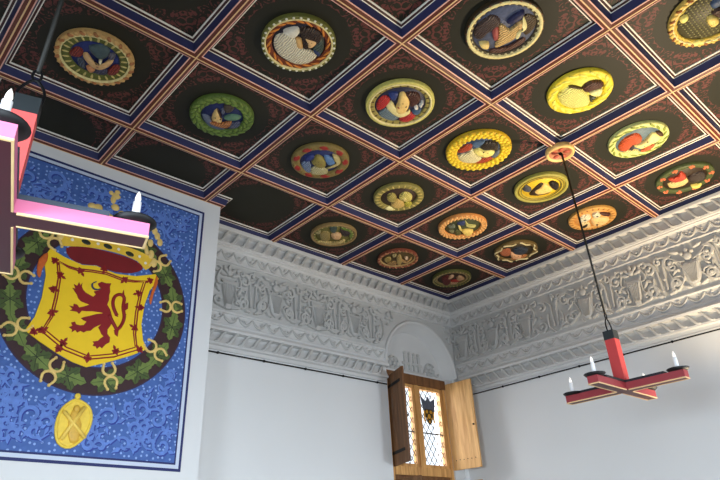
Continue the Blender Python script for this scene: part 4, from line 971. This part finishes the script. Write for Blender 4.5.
# rim styles: inner radius as a share of the whole, colours, ornament
RIMS = {
 'rope':       (.62, (30, 44, 104), [('ring', .87, 1.0, (206, 166, 104), 'rope', (168, 112, 66)), ('ring', .62, .86, (92, 98, 42), 'ticks', (196, 180, 112))], True),
 'greenwreath':(.66, (30, 42, 90),  [('ring', .66, 1.0, (84, 108, 44), 'leaves', (108, 132, 58))], False),
 'whitegown':  (.72, (30, 30, 44),  [('ring', .90, 1.0, (110, 112, 52), 'beads', (240, 234, 205)), ('ring', .72, .89, (112, 50, 22), 'flames', (214, 134, 54))], True),
 'redblue':    (.74, (40, 44, 70),  [('ring', .90, 1.0, (196, 190, 104), None, None), ('ring', .74, .90, (146, 136, 72), 'ticks', (84, 70, 36))], True),
 'darkgown':   (.84, (86, 94, 118), [('ring', .92, 1.0, (54, 42, 24), 'ticks', (132, 84, 44)), ('ring', .80, .91, (70, 62, 42), 'beads', (196, 186, 140))], True),
 'palegold':   (.72, (236, 220, 90), [('ring', .72, 1.0, (228, 200, 50), 'flames', (240, 222, 96))], False),
 'scalloped':  (.80, (70, 66, 44),  [('ring', .90, 1.0, (226, 186, 92), 'rope', (150, 92, 40)), ('ring', .80, .90, (190, 160, 60), 'flames', (230, 200, 96))], True),
 'redpatched': (.70, (34, 44, 92),  [('ring', .70, 1.0, (122, 106, 58), 'patches', (142, 40, 34))], False),
 'goldleaf':   (.66, (60, 78, 108), [('ring', .66, 1.0, (206, 166, 30), 'grains', (236, 200, 48))], False),
 'orangehair': (.76, (88, 108, 120), [('ring', .76, 1.0, (206, 208, 130), 'flames', (132, 146, 62))], False),
 'twinheads':  (.72, (58, 42, 34),  [('ring', .72, 1.0, (134, 126, 66), 'ticks', (196, 176, 100))], False),
 'yellowboat': (.70, (222, 184, 44), [('ring', .88, 1.0, (158, 152, 72), None, None), ('ring', .70, .88, (178, 160, 54), 'grooves', (108, 96, 40))], False),
 'redknots':   (.76, (52, 40, 28),  [('ring', .76, 1.0, (74, 84, 48), 'knots', (214, 116, 76))], False),
 'tanfield':   (.80, (112, 106, 54), [('ring', .88, 1.0, (142, 118, 74), None, None), ('ring', .80, .88, (110, 112, 58), 'ticks', (186, 170, 110))], False),
 'orangering': (.74, (66, 72, 46),  [('ring', .74, 1.0, (206, 138, 74), 'grains', (226, 170, 104))], False),
 'whitecurls': (.76, (206, 150, 84), [('ring', .76, 1.0, (194, 146, 76), 'ticks', (152, 98, 46))], False),
 'tanfigure':  (.84, (74, 60, 32),  [('ring', .92, 1.0, (134, 72, 52), 'rope', (172, 120, 84)), ('ring', .82, .92, (178, 148, 98), None, None)], False),
 'ribbonframe':(.80, (56, 48, 34),  [('ring', .80, 1.0, (110, 90, 50), 'ribbon', (226, 208, 160))], False),
 'beadedgreen':(.72, (46, 32, 22),  [('ring', .86, 1.0, (84, 84, 40), 'beads', (150, 134, 84)), ('ring', .72, .86, (126, 110, 70), None, None)], False),
}
MED_LABELS = {
 'rope': 'carved ceiling medallion with tan rope rim and red sleeves, above the painting',
 'greenwreath': 'carved medallion with broad green wreath rim and orange sleeve on navy ground',
 'whitegown': 'carved medallion of a figure in a big white gown, flame-patterned orange ring',
 'redblue': 'carved medallion of a figure with scarlet sleeves and blue cap, yellow rim',
 'darkgown': 'carved medallion of dark-haired figure with cream scarf on slate-blue ground',
 'palegold': 'carved medallion painted pale yellow all over, with brown hair stroke',
 'scalloped': 'carved medallion with scalloped rope edge, cut by the right frame edge',
 'redpatched': 'carved medallion with olive rim carrying dull red patches',
 'goldleaf': 'carved medallion with thick bright yellow leaf rim and dark hair',
 'orangehair': 'carved medallion of orange-haired figure with pale green leaf rim',
 'twinheads': 'carved medallion with two pale curly heads on brown ground, olive rim',
 'yellowboat': 'carved medallion with concentric yellow rings and black-haired face',
 'redknots': 'carved medallion with dark green rim and ten small orange knots',
 'tanfield': 'carved medallion with tan cloak on olive ground and thin tan rim',
 'orangering': 'carved medallion with plain orange ring rim and grey-green sleeves',
 'whitecurls': 'carved tan medallion with white curls, behind the far chandelier chain',
 'tanfigure': 'small carved medallion of full tan figure with raised arms on brown ground',
 'ribbonframe': 'carved medallion framed by curling cream ribbons, near the right wall',
 'beadedgreen': 'dark carved medallion with beaded green rim, in the corner coffer',
}
RIM_H, FIELD_H = 0.045, 0.020       # heights below the panel
def medallion(key):
    (i, j), blobs = MEDALLION_TRACES[key]
    root = empty('ceiling_medallion', (-(i + .5) * P, -(j + .5) * PY, H + PANEL_UP))
    T = lambda u, v, h: (u, v, -h)
    inner, fieldc, rings, line = RIMS[key]; R = MED_R * MED_SIZE[key]
    b = MB(); b.lathe([(R * .98, 0), (R * .98, -FIELD_H), (0.0001, -FIELD_H - .002)], 40); b.build('field', med_color(fieldc), root)
    for n_, (_, r0, r1, c, orn, oc) in enumerate(rings):
        b = MB(); r0 *= R; r1 *= R; top = RIM_H if n_ == 0 else RIM_H * .8; rm = (r0 + r1) / 2; wd = (r1 - r0)
        b.lathe([(r1, -0.002), (r1, -top * .75), (r1 - wd * .12, -top), (r0 + wd * .2, -top), (r0, -top * .72), (r0, -FIELD_H + .003)], 48, caps=False)
        mats = [med_color(c)] + ([med_color(oc)] if oc else [])
        hz = top - .002
        def put(ang, u, v, du, dv, dz, turn=0.0, rad=None, mi=1):
            rr = (rm if rad is None else rad) + v; a = ang
            M = Matrix.Rotation(a + pi / 2 + turn, 3, 'Z')
            b.ball((rr * cos(a) , rr * sin(a), -hz), (du, dv, dz), mi, 7, 5, M)
        if orn == 'rope':
            for k in range(36): put(2 * pi * k / 36, 0, 0, .030, wd * .42, .016, .9, None, k % 2)
        elif orn == 'ticks':
            for k in range(24): put(2 * pi * k / 24, 0, 0, .011, wd * .42, .008, 0)
        elif orn == 'leaves':
            for k in range(22):
                put(2 * pi * k / 22, 0, wd * .2, .046, wd * .17, .013, .5); put(2 * pi * (k + .5) / 22, 0, -wd * .2, .042, wd * .16, .013, -.5)
                put(2 * pi * k / 22, 0, -wd * .05, .03, wd * .12, .011, .1, None, 0)
        elif orn == 'beads':
            for k in range(32): put(2 * pi * k / 32, 0, 0, min(.0135, wd * .4), min(.0135, wd * .4), .012)
        elif orn == 'flames':
            for k in range(20): put(2 * pi * k / 20, 0, wd * (.12 if k % 2 else -.12), .050, wd * .2, .012, .45)
        elif orn == 'patches':
            for k in range(9): put(2 * pi * k / 9, 0, 0, .062, wd * .40, .010, 0)
            for k in range(18): put(2 * pi * (k + .5) / 18, 0, wd * .2 * (-1) ** k, .03, wd * .2, .010, .3, None, 0)
        elif orn == 'grains':
            for k in range(30):
                put(2 * pi * k / 30, 0, wd * .28, .024, wd * .21, .016, .5); put(2 * pi * (k + .5) / 30, 0, 0, .022, wd * .2, .015, -.4); put(2 * pi * (k + .2) / 30, 0, -wd * .28, .02, wd * .2, .013, .5)
        elif orn == 'grooves':
            for rad in (r0 + wd * .25, r0 + wd * .75): b.tube([(rad * cos(2 * pi * k / 40), rad * sin(2 * pi * k / 40), -top) for k in range(40)], .006, 5, 1, closed=True)
        elif orn == 'knots':
            for k in range(10):
                a = 2 * pi * k / 10
                for dx, dv in ((-.02, .01), (.02, .01), (0, -.018), (0, .02)): put(a + dx / rm, 0, dv, .017, .015, .018)
            for k in range(20): put(2 * pi * (k + .5) / 20, 0, wd * .15 * (-1) ** k, .04, wd * .14, .010, .25, None, 0)
        elif orn == 'ribbon':
            for k in range(8):
                a = 2 * pi * k / 8
                b.tube([((rm + wd * .42 * cos(t)) * cos(a + t * .13), (rm + wd * .42 * cos(t)) * sin(a + t * .13), -hz - .008) for t in (2 * pi * q / 12 for q in range(10))], .011, 6, 1)
        b.build('rim' if n_ == 0 else 'inner_rim', mats, root)
    if line:
        r0 = rings[0][1] * R; lw = {'darkgown': .012, 'redblue': .007}.get(key, .005)
        b = MB(); b.lathe([(r0 + lw + .002, -RIM_H * .9), (r0 + lw, -RIM_H - .006), (r0 - lw, -RIM_H - .006), (r0 - lw - .004, -RIM_H * .8)], 48, caps=False); b.build('rim_line', med_color((232, 212, 150)), root)
    if key == 'scalloped':
        b = MB()
        for a in range(-7, 8):
            for c in range(-7, 8):
                u, v = a * .034 + (c % 2) * .017, c * .030
                if u * u + v * v < (inner * R * .92) ** 2: b.ball((u, v, -FIELD_H - .002), (.0085, .0085, .008), 0, 6, 4)
        b.build('studded_ground', med_color((150, 144, 96)), root)
    for name, c, h, pts in blobs:
        b = MB(); q = smooth_outline([(a / 1000, d / 1000) for a, d in pts], 3)
        b.dome(q, T, FIELD_H - .002, FIELD_H + .010 + h * .0016)
        o = b.build(name, folds_color(c) if name in ('gown', 'hair', 'sleeve', 'skirt', 'cloak', 'bodice', 'cape', 'wing', 'plume', 'curl') else med_color(c), root)
        if name == 'face':
            cen = lambda pp: Vector((sum(x for x, _ in pp) / len(pp) / 1000, sum(y for _, y in pp) / len(pp) / 1000))
            f = cen(pts); heads = [cen(p4) for n4, _, _, p4 in blobs if n4 in ('hair', 'hat', 'cap')]
            if not heads: continue
            d = min(heads, key=lambda q_: (q_ - f).length) - f; d.normalize(); e = Vector((-d.y, d.x))
            ext = max((Vector((x / 1000, y / 1000)) - f).length for x, y in pts); top = FIELD_H + .010 + h * .0016
            for s_ in (-1, 1):
                b = MB(); q_ = f + d * ext * .16 + e * s_ * ext * .2; b.ball((q_.x, q_.y, -top + .004), (ext * .07, ext * .07, .005), 0, 7, 5); b.build('eye', med_color((40, 28, 20)), o)
            b = MB(); q_ = f - d * ext * .05; b.ball((q_.x, q_.y, -top + .001), (ext * .06, ext * .06, .008), 0, 7, 5); b.build('nose', med_color(c), o)
            b = MB(); q_ = f - d * ext * .27; b.ball((q_.x, q_.y, -top + .004), (ext * .13, ext * .05, .005), 0, 7, 5, Matrix.Rotation(atan2(e.y, e.x), 3, 'Z')); b.build('mouth', med_color((140, 50, 40)), o)
    tag(root, MED_LABELS[key], 'medallion', 'carved medallions on the ceiling')
for key in MEDALLION_TRACES: medallion(key)

# ------------------------------------------------------------------ chandeliers
BLACK = mat((14, 15, 17), .55); WAX = mat((250, 250, 246), .45, vary=.01)
BULB = None
def bulb_material():
    m = bpy.data.materials.new('candle_bulb'); m.use_nodes = True; b = m.node_tree.nodes['Principled BSDF']
    b.inputs['Base Color'].default_value = (.95, .93, .88, 1); b.inputs['Roughness'].default_value = .3
    b.inputs['Emission Color'].default_value = (1, .94, .82, 1); b.inputs['Emission Strength'].default_value = .8
    return m
BULB = bulb_material()
def chandelier(base, rotz, tilt, anchor, L, colours, label, arms_w=.105, arm_h=.085, post_h=.54, boss=False):
    side, under, edge, postc, strap = colours
    root = empty('chandelier', base); root.rotation_euler = (tilt[0], tilt[1], rotz)
    w2 = arms_w / 2
    for k in range(4):
        Rz = Matrix.Rotation(k * pi / 2, 4, 'Z'); b = MB()
        x0 = w2 if k % 2 else -w2 * 0 + w2
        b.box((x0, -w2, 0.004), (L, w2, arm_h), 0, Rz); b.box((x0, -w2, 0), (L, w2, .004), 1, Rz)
        for s_ in (-1, 1): b.box((x0 + (.012 if 1 else 0), s_ * (w2 - .002) - .004, -.003), (L + .002, s_ * (w2 - .002) + .004, .006), 2, Rz)
        b.box((L - .006, -w2, -.003), (L + .003, w2, .006), 2, Rz)
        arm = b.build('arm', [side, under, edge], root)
        b = MB(); b.box((x0, -w2 - .003, arm_h), (L - .155, w2 + .003, arm_h + .020), 0, Rz); b.build('iron_strap', strap, arm)
        b = MB(); M = Rz @ Matrix.Translation((L - .055, 0, arm_h + .016))
        b.lathe([(.02, -.018), (.070, -.014), (.088, .004), (.086, .008), (.06, -.002), (.02, .002)], 24, 0, M); pan = b.build('drip_pan', BLACK, arm)
        b = MB(); b.lathe([(.0165, .0), (.0165, .10), (.012, .104)], 14, 0, M); b.build('candle', WAX, arm)
        b = MB(); b.lathe([(.010, .103), (.0125, .116), (.009, .135), (.002, .152)], 12, 0, M); b.build('bulb', BULB, arm)
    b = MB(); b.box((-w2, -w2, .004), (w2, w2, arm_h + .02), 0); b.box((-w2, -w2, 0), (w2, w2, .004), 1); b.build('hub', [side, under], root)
    pw = .046
    b = MB(); b.box((-pw, -pw, arm_h + .018), (pw, pw, post_h - .075)); b.build('post', postc, root)
    b = MB(); b.box((-pw - .002, -pw - .002, post_h - .08), (pw + .002, pw + .002, post_h)); b.build('post_cap', mat((40, 46, 48), .5), root)
    # shackle and rod up to the ceiling
    bpy.context.view_layer.update()
    Minv = root.matrix_world.inverted(); A = Minv @ Vector(anchor); top = Vector((0, 0, post_h))
    d = (A - top).normalized(); k0 = top + d * .12
    b = MB(); side_v = Vector((1, 0, 0))
    b.tube(smooth_path([top + Vector((-.04, 0, -.02)), top + Vector((-.05, 0, .04)), k0 + Vector((-.035, 0, -.03)), k0 + Vector((0, 0, .005)), k0 + Vector((.035, 0, -.03)), top + Vector((.05, 0, .04)), top + Vector((.04, 0, -.02))], 3), .0065, 6)
    b.build('shackle', IRON, root)
    b = MB(); ring = [k0 + d * .03 + Vector((.018 * cos(t), 0, .03 * sin(t))) for t in (2 * pi * q / 12 for q in range(12))]; b.tube(ring, .006, 6, 0, closed=True); b.build('link', IRON, root)
    b = MB(); b.tube([k0 + d * .05, A], .0105, 8); b.build('hanging_rod', mat((40, 40, 36), .5, .4), root)
    tag(root, label, 'chandelier', 'cross-shaped wooden candle chandeliers')
def boss():
    root = empty('ceiling_boss', (-2 * P + .005, -3 * PY - .0, H))
    b = MB(); b.lathe([(.15, .012), (.15, -.03), (.142, -.046), (.126, -.048), (.118, -.03), (.0001, -.028)], 36, mis=[1, 1, 1, 1, 0]); b.build('rim', [mat((176, 118, 86), .5, vary=.4, scale=22), mat((226, 190, 120), .5)], root)
    b = MB()
    for k in range(5):
        a = 2 * pi * k / 5; b.ball((.066 * cos(a), .066 * sin(a), -.032), (.036, .028, .013), 0, 8, 5, Matrix.Rotation(a, 3, 'Z'))
    b.build('rosette', mat((172, 80, 60), .5, vary=.2), root)
    b = MB(); b.ball((0, 0, -.036), .02, 0, 8, 5); b.build('hook', IRON, root)
    tag(root, 'round gilt ceiling boss where the far chandelier rod is fixed', 'ceiling boss')
boss()
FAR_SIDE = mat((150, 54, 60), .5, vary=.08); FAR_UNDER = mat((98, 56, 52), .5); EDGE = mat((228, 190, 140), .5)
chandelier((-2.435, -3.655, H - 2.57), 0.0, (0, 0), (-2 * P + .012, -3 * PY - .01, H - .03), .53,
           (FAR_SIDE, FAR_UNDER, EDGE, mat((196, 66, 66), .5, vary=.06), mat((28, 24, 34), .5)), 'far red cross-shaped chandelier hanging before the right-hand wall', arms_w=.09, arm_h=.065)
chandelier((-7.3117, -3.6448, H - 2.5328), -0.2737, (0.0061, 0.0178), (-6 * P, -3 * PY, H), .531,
           (mat((220, 122, 158), .5, vary=.05), mat((66, 18, 32), .5), mat((226, 196, 140), .5), mat((232, 96, 92), .5, vary=.05), mat((66, 76, 88), .5)), 'near pink and maroon chandelier hanging before the lion painting', arms_w=.106, arm_h=.062)  # bluish sky light is mixed into the pink sides and grey-blue strap colours
